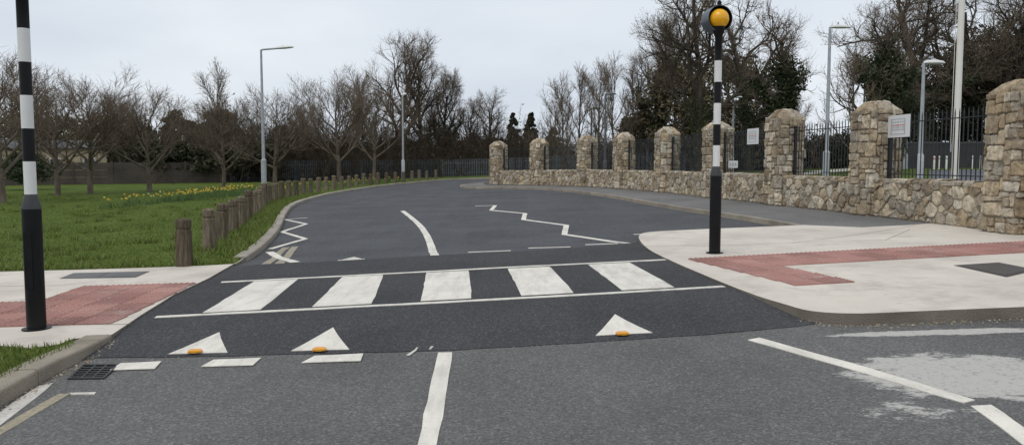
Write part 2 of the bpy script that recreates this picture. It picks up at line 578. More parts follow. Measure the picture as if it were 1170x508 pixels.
def sheet(name, poly, zf, off, step, mats, skirt=0.0, skirt_mi=0, seed=1, jitter=0.0, **kw):
    """a polygon draped on the surface zf, with a skirt down its edge"""
    rg = random.Random(seed)
    b = resample(poly, step, True)
    if jitter:
        b = [(x + rg.uniform(-jitter, jitter), y + rg.uniform(-jitter, jitter)) for x, y in b]
    nb = len(b)
    pts = list(b)
    xs = [p[0] for p in b]; ys = [p[1] for p in b]
    nx = int((max(xs) - min(xs)) / step); ny = int((max(ys) - min(ys)) / step)
    for i in range(1, nx + 1):
        for j in range(1, ny + 1):
            q = (min(xs) + i * step + rg.uniform(-.1, .1) * step, min(ys) + j * step + rg.uniform(-.1, .1) * step)
            if inside(q, b):
                pts.append(q)
    r = delaunay_2d_cdt([Vector(p) for p in pts], [], [list(range(nb))], 1, 1e-5)
    vv, ff = r[0], r[2]
    verts = [(p.x, p.y, zf(p.x, p.y) + off) for p in vv]
    faces = []
    for f_ in ff:
        a, b2, c = (vv[i] for i in f_[:3])
        faces.append(tuple(f_) if (b2 - a).cross(c - a) > 0 else tuple(reversed(f_)))
    mi = [0] * len(faces)
    if skirt:
        o = len(verts)
        verts += [(x, y, zf(x, y) + off) for x, y in b] + [(x, y, zf(x, y) + off - skirt) for x, y in b]
        area = sum(b[i][0] * b[(i + 1) % nb][1] - b[(i + 1) % nb][0] * b[i][1] for i in range(nb))
        for i in range(nb):
            k = (i + 1) % nb
            q = (o + i, o + nb + i, o + nb + k, o + k)
            faces.append(q if area > 0 else tuple(reversed(q)))
            mi.append(skirt_mi)
    me = mesh(name, verts, faces)
    me.polygons.foreach_set('material_index', mi)
    return link(name, me, mats, **kw)

def offset_path(path, d):
    """shift a path sideways, d to its left"""
    o = []
    for i in range(len(path)):
        a = Vector(path[max(0, i - 1)]); b = Vector(path[min(len(path) - 1, i + 1)])
        t = (b - a).normalized()
        o.append((path[i][0] - t.y * d, path[i][1] + t.x * d))
    return o

# ------------------------------------------------------------------ setting: base ground and road
xs = sorted(set([-1500, -700, -350, -200] + list(range(-120, 121, 3)) + [200, 350, 700, 1500]))
ys = sorted(set([-1500, -600, -200, -80] + list(range(-30, 121, 3)) + [180, 300, 600, 1600]))
vv = [(x, y, G(x, y) - 0.12) for y in ys for x in xs]
ff = [(j * len(xs) + i, j * len(xs) + i + 1, (j + 1) * len(xs) + i + 1, (j + 1) * len(xs) + i)
      for j in range(len(ys) - 1) for i in range(len(xs) - 1)]
link('ground', mesh('ground', vv, ff), M['soil'], kind='structure', label='dark woodland soil beyond the lawns')

# left kerb, road-side edge, from near to far
LK_near = PP([(-160, 560), (-60, 500), (0, 465), (31, 446), (62, 428), (103, 406), (128, 388)])
LK_cross = PP([(128, 388), (165, 360), (200, 338), (240, 319), (281, 301)])
LK_far = smooth_path(PP([(281, 301), (300, 287), (315, 272), (323, 258), (326, 248), (334, 237), (350, 230), (382, 221.5), (443, 212.2), (480, 208.8), (515, 205.6)], G) + [(-2.0, 62.5), (2.5, 64.5), (9, 66)], 1)
# right: rounded corner of the near footpath, crossing edge, build-out, far footpath kerb
right_edge = PP([(1300, 357), (1170, 364), (1050, 369), (985, 372), (945, 370.5), (918, 366), (896, 356), (870, 345), (827, 326), (760, 297), (738, 285), (729, 278), (731, 273.5), (742, 271), (790, 268.5), (860, 265.8), (918, 263.2)])
right_edge = right_edge[:2] + smooth_path(right_edge[2:], 2)
RK_corner = [q for q in right_edge if q[1] < 7.0]
RK_far = smooth_path(PP([(918, 263.2), (880, 256), (830, 248), (770, 239), (700, 225.5), (640, 217.8), (600, 216), (560, 215.6), (535, 215.4), (526, 214.2), (534, 212.4), (556, 210)], G), 1)

road = sheet('road', [(-14, -7), (14, -7), (14, 15.5), (-14, 15.5)], RZ, 0.0, 0.32, [M['asphalt_old']], kind='structure', label='worn grey asphalt road in the foreground')
# fresh dark asphalt of the crossing table, a thin overlay with a ragged joint
new_near = PP([(60, 416), (110, 409), (250, 407), (380, 404), (520, 400), (660, 392), (800, 383), (915, 373), (960, 366)])
new_far = PP([(775, 272), (690, 281), (600, 287), (500, 291.5), (400, 298), (300, 302), (255, 305)])
sheet('crossing_asphalt', new_near + new_far, RZ, 0.007, 0.3, [M['asphalt_new']], 0.012, 0, jitter=0.012, parent=road, kind='structure', label='fresh black asphalt carrying the zebra crossing')
far_poly = PP([(255, 305), (300, 302), (400, 298), (500, 291.5), (600, 287), (690, 281), (775, 272)]) + [(3.6, 14.2), (8, 15.5), (9, 24), (7, 34), (2.5, 43), (10, 48), (59, 53), (59, 68), (-13, 68), (-12.8, 30), (-9, 17)]
sheet('road_beyond_crossing', far_poly, RZ, 0.004, 0.5, [M['asphalt_far']], parent=road, kind='structure', label='smooth blue-grey asphalt road beyond the crossing')

# ------------------------------------------------------------------ pavements
pave_left = PP([(-330, 311), (0, 310), (120, 307), (225, 303.5), (270, 301)], PZ)
pl_low = PP([(84, 386.5), (66, 393), (36, 397.5), (0, 394.5), (-330, 392)], PZ)
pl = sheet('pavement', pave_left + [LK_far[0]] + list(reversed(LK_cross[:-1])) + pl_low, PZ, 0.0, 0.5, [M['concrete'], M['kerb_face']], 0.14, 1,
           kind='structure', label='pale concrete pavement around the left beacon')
conc_back = PP([(918, 263.2), (985, 259.5), (1045, 256.5)], PZ)
right_poly = right_edge + conc_back[1:] + [(9.0, 15.0), (9.0, 4.5), (9.0, RK_corner[0][1])]
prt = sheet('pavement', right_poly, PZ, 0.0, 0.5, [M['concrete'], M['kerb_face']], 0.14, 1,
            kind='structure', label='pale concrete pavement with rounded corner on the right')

# ------------------------------------------------------------------ wall line (near road-side corners of the pillars)
PIL_PX = [(568, 211.2), (614, 211.8), (667, 213.3), (707, 216.0), (755, 220.0), (811, 226.5), (887, 235.3), (990, 247.0), (1157, 268.5)]
PIL = PP(PIL_PX, PZ)
d0 = (Vector(PIL[8]) - Vector(PIL[7]))
PIL.append(tuple(Vector(PIL[8]) + d0 * 1.0))
print('pillars', [(round(a, 2), round(b, 2)) for a, b in PIL])
fp = RK_far[::1]
wall_back = [(p[0] + 0.35, p[1] + 0.1) for p in PIL[:8]]
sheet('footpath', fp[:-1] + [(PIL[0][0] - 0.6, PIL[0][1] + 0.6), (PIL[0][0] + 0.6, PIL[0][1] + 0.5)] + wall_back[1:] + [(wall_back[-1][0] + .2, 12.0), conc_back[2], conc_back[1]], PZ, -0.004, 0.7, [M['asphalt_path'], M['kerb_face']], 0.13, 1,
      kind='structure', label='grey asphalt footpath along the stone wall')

# ------------------------------------------------------------------ lawns
yl = pave_left[0][1]
lk_back = offset_path(LK_far, 0.13)
lawn_poly = [pave_left[-1]] + lk_back[1:] + [(9, 120), (-110, 120), (-110, yl), (pave_left[0][0] - .1, yl)] + pave_left[:-1]
sheet('lawn', lawn_poly, PZ, -0.006, 2.0, [M['lawn']], 0.12, 0, kind='structure', label='mown green lawn behind the timber bollards')
lawn2 = pl_low[:1] + [(q[0] - 0.12, q[1]) for q in reversed(LK_near[:-1])] + [(-12, 2), (-12, pl_low[-1][1])] + list(reversed(pl_low[1:]))
sheet('lawn', lawn2, PZ, -0.006, 0.5, [M['lawn']], 0.12, 0, kind='structure', label='small patch of grass in the lower left corner')
park_poly = [(p[0] + 0.4, p[1]) for p in reversed(PIL)] + [(PIL[0][0] + 3, 44), (12, 56), (30, 70), (110, 78), (110, 2), (PIL[-1][0] + .5, 2)]
sheet('park_lawn', park_poly, PZ, -0.01, 2.5, [M['lawn']], 0.0, 0, kind='structure', label='grass inside the railed park')
sheet('car_park', [(9.0, 12.2), (9.3, 16.5), (18, 34), (27.5, 52), (46, 54), (56, 40), (40, 10), (9.4, 8)], PZ, -0.002, 2.0, [M['lot']], kind='structure', label='grey paved area behind the near railings')
sheet('park_path', PP([(880, 201), (915, 196.5), (955, 193.2), (1000, 190.2), (1000, 192.6), (955, 196.2), (915, 200), (880, 205)], PZ), PZ, -0.002, 1.0, [M['palepath']], kind='structure', label='pale curving path inside the park')

# ------------------------------------------------------------------ kerb stones
def kerb_run(name, path, label, m, length=0.915, width=0.17, side=1, up=PAVE + 0.004, gap=0.008, far=75):
    root = bpy.data.objects.new(name, None)
    C.objects.link(root)
    tagit(root, label, None, None, 'structure')
    pts = [Vector(p) for p in path]
    acc = [0.0]
    for a, b in zip(pts[:-1], pts[1:]):
        acc.append(acc[-1] + (b - a).length)
    def pt(s):
        s = max(0, min(acc[-1], s))
        for i in range(len(pts) - 1):
            if s <= acc[i + 1] or i == len(pts) - 2:
                t = (s - acc[i]) / max(1e-6, acc[i + 1] - acc[i])
                return pts[i].lerp(pts[i + 1], t), (pts[i + 1] - pts[i]).normalized()
    s = 0.0; rg = random.Random(5)
    while s < acc[-1] - 0.2:
        e = min(s + length, acc[-1])
        sub = [s + gap / 2 + (e - s - gap) * k / 3 for k in range(4)]
        verts = []; faces = []
        for q in sub:
            p, t = pt(q)
            nrm = Vector((-t.y, t.x)) * side
            dz = rg.uniform(-.002, .002)
            prof = [(0.0, -0.08), (0.0, up - 0.02), (0.006, up - 0.007), (0.022, up), (width, up), (width, -0.08)]
            for o_, z in prof:
                x, y = p.x + nrm.x * o_, p.y + nrm.y * o_
                verts.append((x, y, G(x, y) + z + (dz if z > 0 else 0)))
        for i in range(3):
            for k in range(5):
                faces.append((i * 6 + k, i * 6 + k + 1, (i + 1) * 6 + k + 1, (i + 1) * 6 + k))
        faces += [(0, 1, 2, 3, 4, 5), (18, 23, 22, 21, 20, 19)]
        mb = MB(); mb.add(verts, faces)
        link('kerb_stone', mb.mesh('kerb_stone'), m, parent=root)
        s = e
    return root
kerb_run('kerb', LK_near, 'concrete kerb beside the drain grating at lower left', M['kerb'], width=0.21, side=1)
kerb_run('kerb', LK_far[0:], 'curving concrete kerb below the row of timber bollards', M['kerb_pale'], width=0.19, side=1)
kerb_run('kerb', RK_far, 'low kerb of the footpath along the stone wall', M['kerb'], width=0.12, side=1, up=PAVE + .003)

# ------------------------------------------------------------------ road markings (thermoplastic sheets)
def mark(name, poly, label=None, m='white_paint', zf=RZ, off=0.0145, step=0.25, jit=0.006, seed=3):
    cx = sum(q[0] for q in poly) / len(poly); cy = sum(q[1] for q in poly) / len(poly); sk = cy - .14 * cx
    off = 0.006 if sk < 6.0 and name != 'ramp_triangle' else (0.0125 if sk < 13.6 else 0.0095)
    if m == 'yellow_paint': off -= 0.0025
    return sheet(name, poly, zf, off, step, [M[m]], 0.006, 0, seed=seed, jitter=jit, parent=road, label=label)

def line(name, px, width, label=None, m='white_paint', smooth=0):
    pts = PP(px)
    if smooth:
        pts = smooth_path(pts, smooth)
    a = offset_path(pts, width / 2); b = offset_path(pts, -width / 2)
    return mark(name, a + list(reversed(b)), label, m)

zn = PP([(178, 363), (827, 328)]); zfar = PP([(253, 323), (760, 297)])
def lerp2(a, b, t): return (a[0] + (b[0] - a[0]) * t, a[1] + (b[1] - a[1]) * t)
line('edge_line', [(178, 363), (400, 351.5), (620, 340), (827, 328)], 0.085)
line('edge_line', [(253, 323), (420, 314.5), (590, 305.5), (760, 297.3)], 0.085)
def on_line(a, b, x):
    t = (x - a[0]) / (b[0] - a[0]); return (x, a[1] + (b[1] - a[1]) * t)
nA, nB, fA, fB = (178, 361), (827, 326), (253, 324.2), (760, 298.5)
for (n0, n1, f0, f1) in [(232, 298, 290, 340), (357, 425, 391, 438), (481, 539, 487, 535.5), (596, 656, 580, 628), (711, 771, 672, 719)]:
    mark('zebra_stripe', PP([on_line(nA, nB, n0), on_line(nA, nB, n1), on_line(fA, fB, f1), on_line(fA, fB, f0)]))
for i, t in enumerate([[(193, 405.5), (260, 403.5), (250, 380.5)], [(333, 402), (399, 400), (380, 375)], [(681, 384.5), (745, 381), (702, 360)]]):
    mark('ramp_triangle', PP(t))
for d in [[(126, 424), (177, 422), (185, 414), (137, 416)], [(230, 420), (289, 418), (299, 410), (243, 412)], [(345, 415.5), (412, 413), (416, 405), (359, 407.5)]]:
    mark('white_dash', PP(d))
mark('centre_line', PP([(470, 540), (495, 540), (500, 508), (517, 402.5), (500, 403), (477, 508)]), 'thick white centre line in the foreground')
mark('edge_marking', PP([(-30, 492), (0, 471), (44, 441), (60, 437.5), (52, 446), (0, 486), (-30, 508)]), m='white_worn')
mark('edge_marking', PP([(-30, 506), (0, 488), (66, 450), (80, 449.5), (0, 497), (-30, 516)]), m='yellow_paint')
mark('edge_marking', PP([(80, 449), (110, 448.3), (108, 450.5), (82, 451)]), m='white_worn')
mark('corner_line', PP([(855, 388.5), (868, 386), (990, 420), (1113, 457), (1100, 460.5), (985, 426)]), 'long white line sweeping round the right corner')
mark('corner_line', PP([(1110, 464), (1133, 463), (1160, 481), (1215, 520), (1185, 522), (1145, 490)]))
# beyond the crossing
line('zigzag_line', [(351, 248.8), (325, 250.8), (350, 256), (322, 265), (349, 273), (309, 284.5)], 0.10)
line('zigzag_line', [(308, 288.3), (337, 300)], 0.14)
line('yellow_line', [(304, 302), (319, 289), (327, 283)], 0.12, m='yellow_paint')
line('yellow_line', [(319, 301.5), (332, 288), (337, 282)], 0.12, m='yellow_paint')
line('centre_line', [(460, 241), (479, 256), (490, 272), (497, 292)], 0.13, 'curved white centre line beyond the crossing', smooth=2)
line('zigzag_line', [(543, 235.3), (566, 234.8)], 0.12)
line('zigzag_line', [(566, 234.8), (561, 240.3), (600, 244), (598, 251), (647, 257.5), (645, 268), (717, 278)], 0.12)
line('white_dash', [(535, 288.6), (584, 286.8)], 0.13)
line('white_dash', [(604, 283.8), (652, 282.5)], 0.13)
line('white_dash', [(669, 280), (706, 278.6)], 0.13)
line('white_dash', [(386, 298), (417, 296.3)], 0.09, m='white_worn')
mark('ramp_triangle', PP([(390, 297.6), (415, 296.6), (404, 294)]), m='white_worn')
line('white_dash', [(724, 268), (741, 267.5)], 0.10, m='white_worn')
line('white_dash', [(466, 407), (475, 401), (477, 398)], 0.02, m='white_worn')
line('white_dash', [(492, 400), (494, 396.5)], 0.02, m='white_worn')

# ------------------------------------------------------------------ tactile paving
def tactile_mesh(s, n=5):
    mb = MB()
    h = s / 2 - 0.003
    mb.box((0, 0, 0.004), (2 * h - .006, 2 * h - .006, 0.012))
    st = s / n
    for i in range(n):
        for j in range(n):
            cx, cy = -s / 2 + (i + .5) * st, -s / 2 + (j + .5) * st
            vs = []
            for r_, z in ((st * 0.34, 0.009), (st * 0.20, 0.018)):
                for k in range(6):
                    a = k * math.pi / 3
                    vs.append((cx + r_ * math.cos(a), cy + r_ * math.sin(a), z))
            mb.add(vs, [(k, (k + 1) % 6, 6 + (k + 1) % 6, 6 + k) for k in range(6)] + [(6, 7, 8, 9, 10, 11)])
    return mb.mesh('tactile_slab')
SL = 0.34
tme = tactile_mesh(SL); tme.materials.append(M['tactile'])
def slabs(o, u, parent, cells, shear=0.0):
    u = Vector(u).normalized(); v = Vector((u.y, -u.x))
    ang = math.atan2(u.y, u.x)
    for (i, j) in cells:
        p = Vector(o) + u * ((i + .5) * SL + shear * (j + .5) * SL) + v * ((j + .5) * SL)
        ob = link('tactile_slab', tme, None, parent=parent)
        ob.location = (p.x, p.y, PZ(p.x, p.y) + 0.001)
        nx = Vector((1, 0, G(p.x + .5, p.y) - G(p.x - .5, p.y))); ny = Vector((0, 1, G(p.x, p.y + .5) - G(p.x, p.y - .5)))
        n = nx.cross(ny).normalized()
        q = Vector((0, 0, 1)).rotation_difference(n)
        ob.rotation_euler = (q.to_matrix() @ Matrix.Rotation(ang, 3, 'Z')).to_euler()
tr = PP([(784, 296), (895, 325), (1170, 276)], PZ)
cellsR = [(i, j) for j in range(3) for i in range(0, 17)] + [(i, j) for j in range(3, 7) for i in range(0, 2)]
slabs(tr[0], (tr[2][0] - tr[0][0], tr[2][1] - tr[0][1]), prt, cellsR, 0.10)
tl = PP([(224, 323.5), (118, 323), (145, 364.5), (0, 365.5), (0, 341), (72, 340.6)], PZ)
print('left tactile', [(round(a, 2), round(b, 2)) for a, b in tl])
cellsL = [(i, j) for j in range(0, 7) for i in range(-4, 0)] + [(i, j) for j in range(3, 7) for i in range(-13, -4)]
slabs(tl[0], (1, 0.02), pl, cellsL, 0.06)

# ------------------------------------------------------------------ covers, drain, studs
def plate(name, px, zf, off, th, m, label, cat, ribs=0):
    q = [Vector(p) for p in PP(px, zf)]
    root = bpy.data.objects.new(name, None); C.objects.link(root)
    c = sum(q, Vector((0, 0))) / 4
    root.location = (c.x, c.y, zf(c.x, c.y))
    tagit(root, label, cat)
    def pt(u, v_):
        a = q[0].lerp(q[1], u); b = q[3].lerp(q[2], u); return a.lerp(b, v_)
    def quad(u0, u1, v0, v1, o, t):
        vs = []
        for zz in (o - t, o):
            for u, v_ in ((u0, v0), (u1, v0), (u1, v1), (u0, v1)):
                p = pt(u, v_); vs.append((p.x - c.x, p.y - c.y, zf(p.x, p.y) + zz - root.location.z))
        mb = MB(); mb.add(vs, [(3, 2, 1, 0), (4, 5, 6, 7), (0, 1, 5, 4), (1, 2, 6, 5), (2, 3, 7, 6), (3, 0, 4, 7)])
        return mb
    return root, quad
r_, qd = plate('manhole_cover', [(84, 312), (171, 310), (155, 316.8), (68, 318.3)], PZ, 0, 0, None, 'long grey inspection cover in the concrete behind the left beacon', 'manhole cover')
link('frame', qd(0, 1, 0, 1, 0.006, 0.02).mesh('frame'), M['cover_grey'], r_)
for a in (0, 1):
    link('lid', qd(0.03 + a * .485, 0.485 + a * .485, 0.06, 0.94, 0.010, 0.01).mesh('lid'), M['cover_grey'], r_)
r_, qd = plate('manhole_cover', [(1090, 303.2), (1141, 300), (1185, 308.5), (1150, 316.5)], PZ, 0, 0, None, 'dark rectangular inspection cover in the right pavement', 'manhole cover')
link('frame', qd(0, 1, 0, 1, 0.006, 0.02).mesh('frame'), M['cover_dark'], r_)
link('lid', qd(0.06, 0.94, 0.06, 0.94, 0.011, 0.01).mesh('lid'), M['cover_dark'], r_)
r_, qd = plate('drain_grating', [(95, 417), (137, 416.5), (119, 433), (77, 433.5)], RZ, 0, 0, None, 'black iron drain grating against the near left kerb', 'drain grate')
link('shade_plate', qd(0, 1, 0, 1, 0.006, 0.004).mesh('shade_plate'), M['gully_shade'], r_)  # flat plate on the road; the gully's shade is only its black colour
for k, (a, b, c_, d_) in enumerate([(0, 1, 0, .07), (0, 1, .93, 1), (0, .06, .07, .93), (.94, 1, .07, .93)]):
    link('frame', qd(a, b, c_, d_, 0.012, 0.010).mesh('frame'), M['iron'], r_)
for k in range(5):
    link('bar', qd(0.06, 0.94, 0.18 + k * .155, 0.235 + k * .155, 0.0105, 0.008).mesh('bar'), M['iron'], r_)
for u in (.34, .64):
    link('cross_bar', qd(u, u + .05, .07, .93, 0.0113, 0.008).mesh('cross_bar'), M['iron'], r_)

sm = MB()
prof = [(1.0, 0.0), (0.97, 0.012), (0.72, 0.02)]
vs = []
for k, z in prof:
    for i in range(12):
        a = 2 * math.pi * (i + .5) / 12
        vs.append((0.056 * k * max(-1, min(1, 1.25 * math.cos(a))), 0.045 * k * math.sin(a), z))
sm.add(vs, [(j * 12 + i, j * 12 + (i + 1) % 12, (j + 1) * 12 + (i + 1) % 12, (j + 1) * 12 + i) for j in range(2) for i in range(12)] + [tuple(range(24, 36)), tuple(range(11, -1, -1))])
sme = sm.mesh('body')
ref = MB(); ref.box((0, -0.037, 0.012), (0.075, 0.012, 0.012))
rme = ref.mesh('reflector')
for px, lab in [((223, 404.5), 'leftmost'), ((365, 402.3), 'middle'), ((711, 384), 'rightmost')]:
    p = P(*px)
    e = empty('road_stud', (p[0], p[1], RZ(*p) + 0.02), lab + ' of the orange road studs, at the foot of a white triangle', 'road stud', 'orange road studs', R(8))
    link('body', sme, M['stud'], e)
    link('reflector', rme, M['amber'], e)

# ------------------------------------------------------------------ zebra crossing beacons
def beacon(loc, label, face):
    e = empty('crossing_beacon', loc, label, 'beacon', 'striped crossing beacons')
    mb = MB(); mb.lathe([(0.118, 0), (0.118, 0.012), (0.085, 0.016)], 20)
    link('base_flange', mb.mesh('base_flange', True), M['black'], e)
    mb = MB(); mb.lathe([(0.078, 0.01), (0.078, 1.07)], 24)
    b_ = link('base_sleeve', mb.mesh('base_sleeve', True), M['black'], e)
    mb = MB(); mb.box((0.0, -0.0775, 0.62), (0.07, 0.006, 0.5))
    link('access_door', mb.mesh('access_door'), M['black'], b_)
    mb = MB(); mb.lathe([(0.080, 1.07), (0.080, 1.085), (0.053, 1.19), (0.051, 1.2)], 24)
    link('collar', mb.mesh('collar', True), M['dark_collar'], e)
    z = 1.2; h = 0.287
    for k in range(5):
        mb = MB(); mb.lathe([(0.0495, z), (0.0495, z + h)], 20)
        wh = k % 2 == 0
        link('white_band' if wh else 'black_band', mb.mesh('band', True), M['white_band'] if wh else M['black'], e)
        z += h
    mb = MB(); mb.lathe([(0.0495, z), (0.0495, z + 0.315), (0.055, z + .325)], 20)
    link('black_band', mb.mesh('band', True), M['black'], e)
    z += .325
    mb = MB(); mb.lathe([(0.05, z), (0.062, z + .03), (0.088, z + .10), (0.09, z + .13)], 20)
    link('lamp_neck', mb.mesh('neck', True), M['black'], e)
    gz = z + .13 + 0.105
    mb = MB()
    pr = [(0.135 * math.sin(a), gz - 0.135 * math.cos(a)) for a in [math.pi * (0.17 + 0.83 * i / 14) for i in range(15)]]
    pr[-1] = (0.002, pr[-1][1])
    mb.lathe(pr, 28)
    link('amber_globe', mb.mesh('globe', True), M['amber'], e)
    # drum-shaped hood around the globe, open at the front
    n = 32; vs = []; fs = []
    d = Vector((math.cos(face), math.sin(face), 0)); s_ = Vector((-d.y, d.x, 0)); u = Vector((0, 0, 1))
    c0 = Vector((0, 0, gz + 0.005))
    rings = [(0.176, 0.045), (0.176, -0.19), (0.169, -0.19), (0.169, 0.045)]
    for r0, dd in rings:
        for i in range(n):
            a = 2 * math.pi * i / n
            p = c0 + d * dd + s_ * (r0 * math.cos(a)) + u * (r0 * math.sin(a))
            vs.append(p)
    for j in range(4):
        for i in range(n):
            k = (i + 1) % n; jj = (j + 1) % 4
            fs.append((j * n + i, j * n + k, jj * n + k, jj * n + i))
    mb = MB()
    mb.add(vs, fs[:n], 0); mb.add(vs, fs[2 * n:3 * n], 1); mb.add(vs, fs[n:2 * n] + fs[3 * n:], 0)
    back = [c0 + d * -0.18 + s_ * (0.17 * math.cos(2 * math.pi * i / n)) + u * (0.17 * math.sin(2 * math.pi * i / n)) for i in range(n)]
    back2 = [p - d * 0.006 for p in back]
    mb.add(back + back2, [tuple(range(n)), tuple(range(2 * n - 1, n - 1, -1))], 1)
    link('hood', mb.mesh('hood', False, False), [M['hood'], M['hood_in']], e)
    mb = MB(); mb.lathe([(0.03, gz + .186), (0.03, gz + .23), (0.012, gz + .25)], 12)
    link('top_cap', mb.mesh('top_cap', True), M['black'], e)
    return e
p = P(42, 375.5, PZ)
beacon((p[0], p[1], PZ(*p)), 'black and white striped beacon pole on the left pavement', R(-40))
p = P(816.5, 289, PZ)
beacon((p[0], p[1], PZ(*p)), 'black and white striped beacon with amber globe on the right pavement', R(-80))

# ------------------------------------------------------------------ timber bollards
def bollard_mesh(seed, h=0.70, r=0.118):
    rg = random.Random(seed)
    n = 14
    levels = [(-0.05, 1.0), (0.02, 1.02), (0.16, 1.0), (0.36, .97), (h - .165, .96), (h - .155, .84), (h - .125, .84), (h - .115, .96), (h - 0.02, .95), (h, .86), (h + .012, .5)]
    vs = []; fs = []
    ph = rg.uniform(0, 6)
    def prof(a, z):
        return 1 + .05 * math.sin(3 * a + ph) + .03 * math.sin(7 * a + ph * 2 + z * 2) + rg.uniform(-.012, .012)
    lx, ly = rg.uniform(-.03, .03), rg.uniform(-.03, .03)
    for z, k in levels:
        for i in range(n):
            a = 2 * math.pi * i / n
            q = r * k * prof(a, z)
            vs.append((q * math.cos(a) + lx * z, q * math.sin(a) + ly * z, z + (rg.uniform(-.012, .012) if z > h - .03 else 0)))
    for j in range(len(levels) - 1):
        for i in range(n):
            k = (i + 1) % n
            fs.append((j * n + i, j * n + k, (j + 1) * n + k, (j + 1) * n + i))
    fs.append(tuple(range((len(levels) - 1) * n, len(levels) * n)))
    return mesh('timber_bollard', vs, fs)
bms = [bollard_mesh(k, 0.70 + .025 * (k % 3 - 1)) for k in range(7)]
bpts = PP([(211, 303.5), (239, 285.5), (254, 275), (266.5, 265.5), (276, 258), (284, 251), (290.5, 245.5), (296, 241)], PZ)
rest = PP([(296, 241), (301, 236), (304, 231), (308, 227)], PZ) + offset_path(LK_far, 1.05)[10:-3]
rest = [q for q in rest]
pth = resample(smooth_path(rest, 2), 0.05)
acc = 0; last = pth[0]; nxt = 1.5; extra = []
for a, b in zip(pth[:-1], pth[1:]):
    acc += math.dist(a, b)
    if acc >= nxt:
        extra.append(b); acc = 0; nxt = 1.45
allb = bpts + extra
NAMES = ['nearest', 'second nearest', 'third nearest', 'fourth nearest', 'fifth nearest', 'sixth nearest', 'seventh nearest', 'eighth nearest']
for i, (x, y) in enumerate(allb):
    if y > 62: continue
    lab = ('weathered timber bollard at the edge of the lawn, ' + NAMES[i] + ' of the row') if i < 8 else 'short weathered timber bollard in the far curving row along the verge'
    o = link('timber_bollard', bms[i % 7], M['timber'], None, None, lab, 'bollard', 'timber bollards along the verge' if i < 8 else 'far timber bollards along the verge')
    rg = random.Random(i)
    o.location = (x, y, PZ(x, y)); o.rotation_euler = (rg.uniform(-.02, .02), rg.uniform(-.02, .02), rg.uniform(0, 6.28))
    s = rg.uniform(.96, 1.05); o.scale = (s, s, s)

# ------------------------------------------------------------------ rubble stone wall
def power_cells(U, V, rmin, rmax, rg, asp=1.0, wrap=False, tries=900):
    pts = []
    for k in range(tries):
        f_ = 1 - k / tries
        r = rmin + (rmax - rmin) * f_ ** 1.6
        x, y = rg.uniform(0, U), rg.uniform(0, V)
        ok = True
        for (a, b, r2) in pts:
            dx = abs(x - a)
            if wrap: dx = min(dx, U - dx)
            if (dx * asp) ** 2 + (y - b) ** 2 < ((r + r2) * 0.80) ** 2:
                ok = False; break
        if ok: pts.append((x, y, r))
    cells = []
    ext = pts[:]
    if wrap:
        ext += [(a + U, b, r) for a, b, r in pts] + [(a - U, b, r) for a, b, r in pts]
    for (x, y, r) in pts:
        if wrap: poly = [(x - .6, 0), (x + .6, 0), (x + .6, V), (x - .6, V)]
        else: poly = [(0, 0), (U, 0), (U, V), (0, V)]
        for (a, b, r2) in ext:
            if a == x and b == y: continue
            if abs(a - x) > 1.0 or abs(b - y) > 1.0: continue
            # power bisector in the stretched metric
            nx, ny = (a - x) * asp * asp, (b - y)
            dd = ((a * asp) ** 2 + b * b - r2 * r2 - (x * asp) ** 2 - y * y + r * r) / 2
            o = []
            for i in range(len(poly)):
                p0, p1 = poly[i], poly[(i + 1) % len(poly)]
                s0, s1 = p0[0] * nx + p0[1] * ny - dd, p1[0] * nx + p1[1] * ny - dd
                if s0 <= 0: o.append(p0)
                if (s0 < 0) != (s1 < 0):
                    t = s0 / (s0 - s1); o.append((p0[0] + (p1[0] - p0[0]) * t, p0[1] + (p1[1] - p0[1]) * t))
            poly = o
            if len(poly) < 3: break
        if len(poly) >= 3: cells.append(poly)
    return cells

def ashlar_cells(U, V, rg, cell=.062):
    """random squared rubble: rectangles of mixed size packed on a fine lattice, corners nudged"""
    nu = max(3, round(U / cell)); nv = max(3, round(V / cell)); cu, cv = U / nu, V / nv
    used = [[False] * nu for _ in range(nv)]
    jit = {}
    def jp(i, j):
        if (i, j) not in jit:
            jit[(i, j)] = (i * cu + rg.uniform(-.017, .017), j * cv + (rg.uniform(-.015, .015) if 0 < j < nv else 0))
        return jit[(i, j)]
    outc = []
    sizes = [(5, 5), (6, 4), (4, 6), (5, 4), (4, 4), (5, 3), (4, 3), (3, 4), (3, 3), (4, 2), (2, 3), (3, 2), (2, 2)]
    wts = [3, 3, 2, 4, 6, 5, 7, 5, 8, 5, 5, 6, 5]
    order = [(j, i) for j in range(nv) for i in range(nu)]
    big = order[:]; rg.shuffle(big)
    def put(j, i, w_, h):
        if i + w_ > nu or j + h > nv: return False
        if any(used[j + b][i + a] for a in range(w_) for b in range(h)): return False
        for a in range(w_):
            for b in range(h): used[j + b][i + a] = True
        p = [jp(i, j), jp(i + w_, j), jp(i + w_, j + h), jp(i, j + h)]
        if w_ >= 3: p.insert(1, (p[0][0] * .5 + p[1][0] * .5, p[0][1] * .5 + p[1][1] * .5 + rg.uniform(-.012, .012)))
        if h >= 3: p.append((p[-1][0] * .5 + p[0][0] * .5 + rg.uniform(-.012, .012), p[-1][1] * .5 + p[0][1] * .5))
        outc.append(p)
        return True
    for j, i in big[:len(big) // 3]:
        w_, h = rg.choices(sizes, wts)[0]; put(j, i, w_, h)
    for j, i in order:
        if used[j][i]: continue
        for w_, h in [rg.choices(sizes, wts)[0] for _ in range(5)] + [(3, 2), (2, 3), (2, 2), (3, 1), (1, 3), (2, 1), (1, 2), (1, 1)]:
            if put(j, i, w_, h): break
    return outc

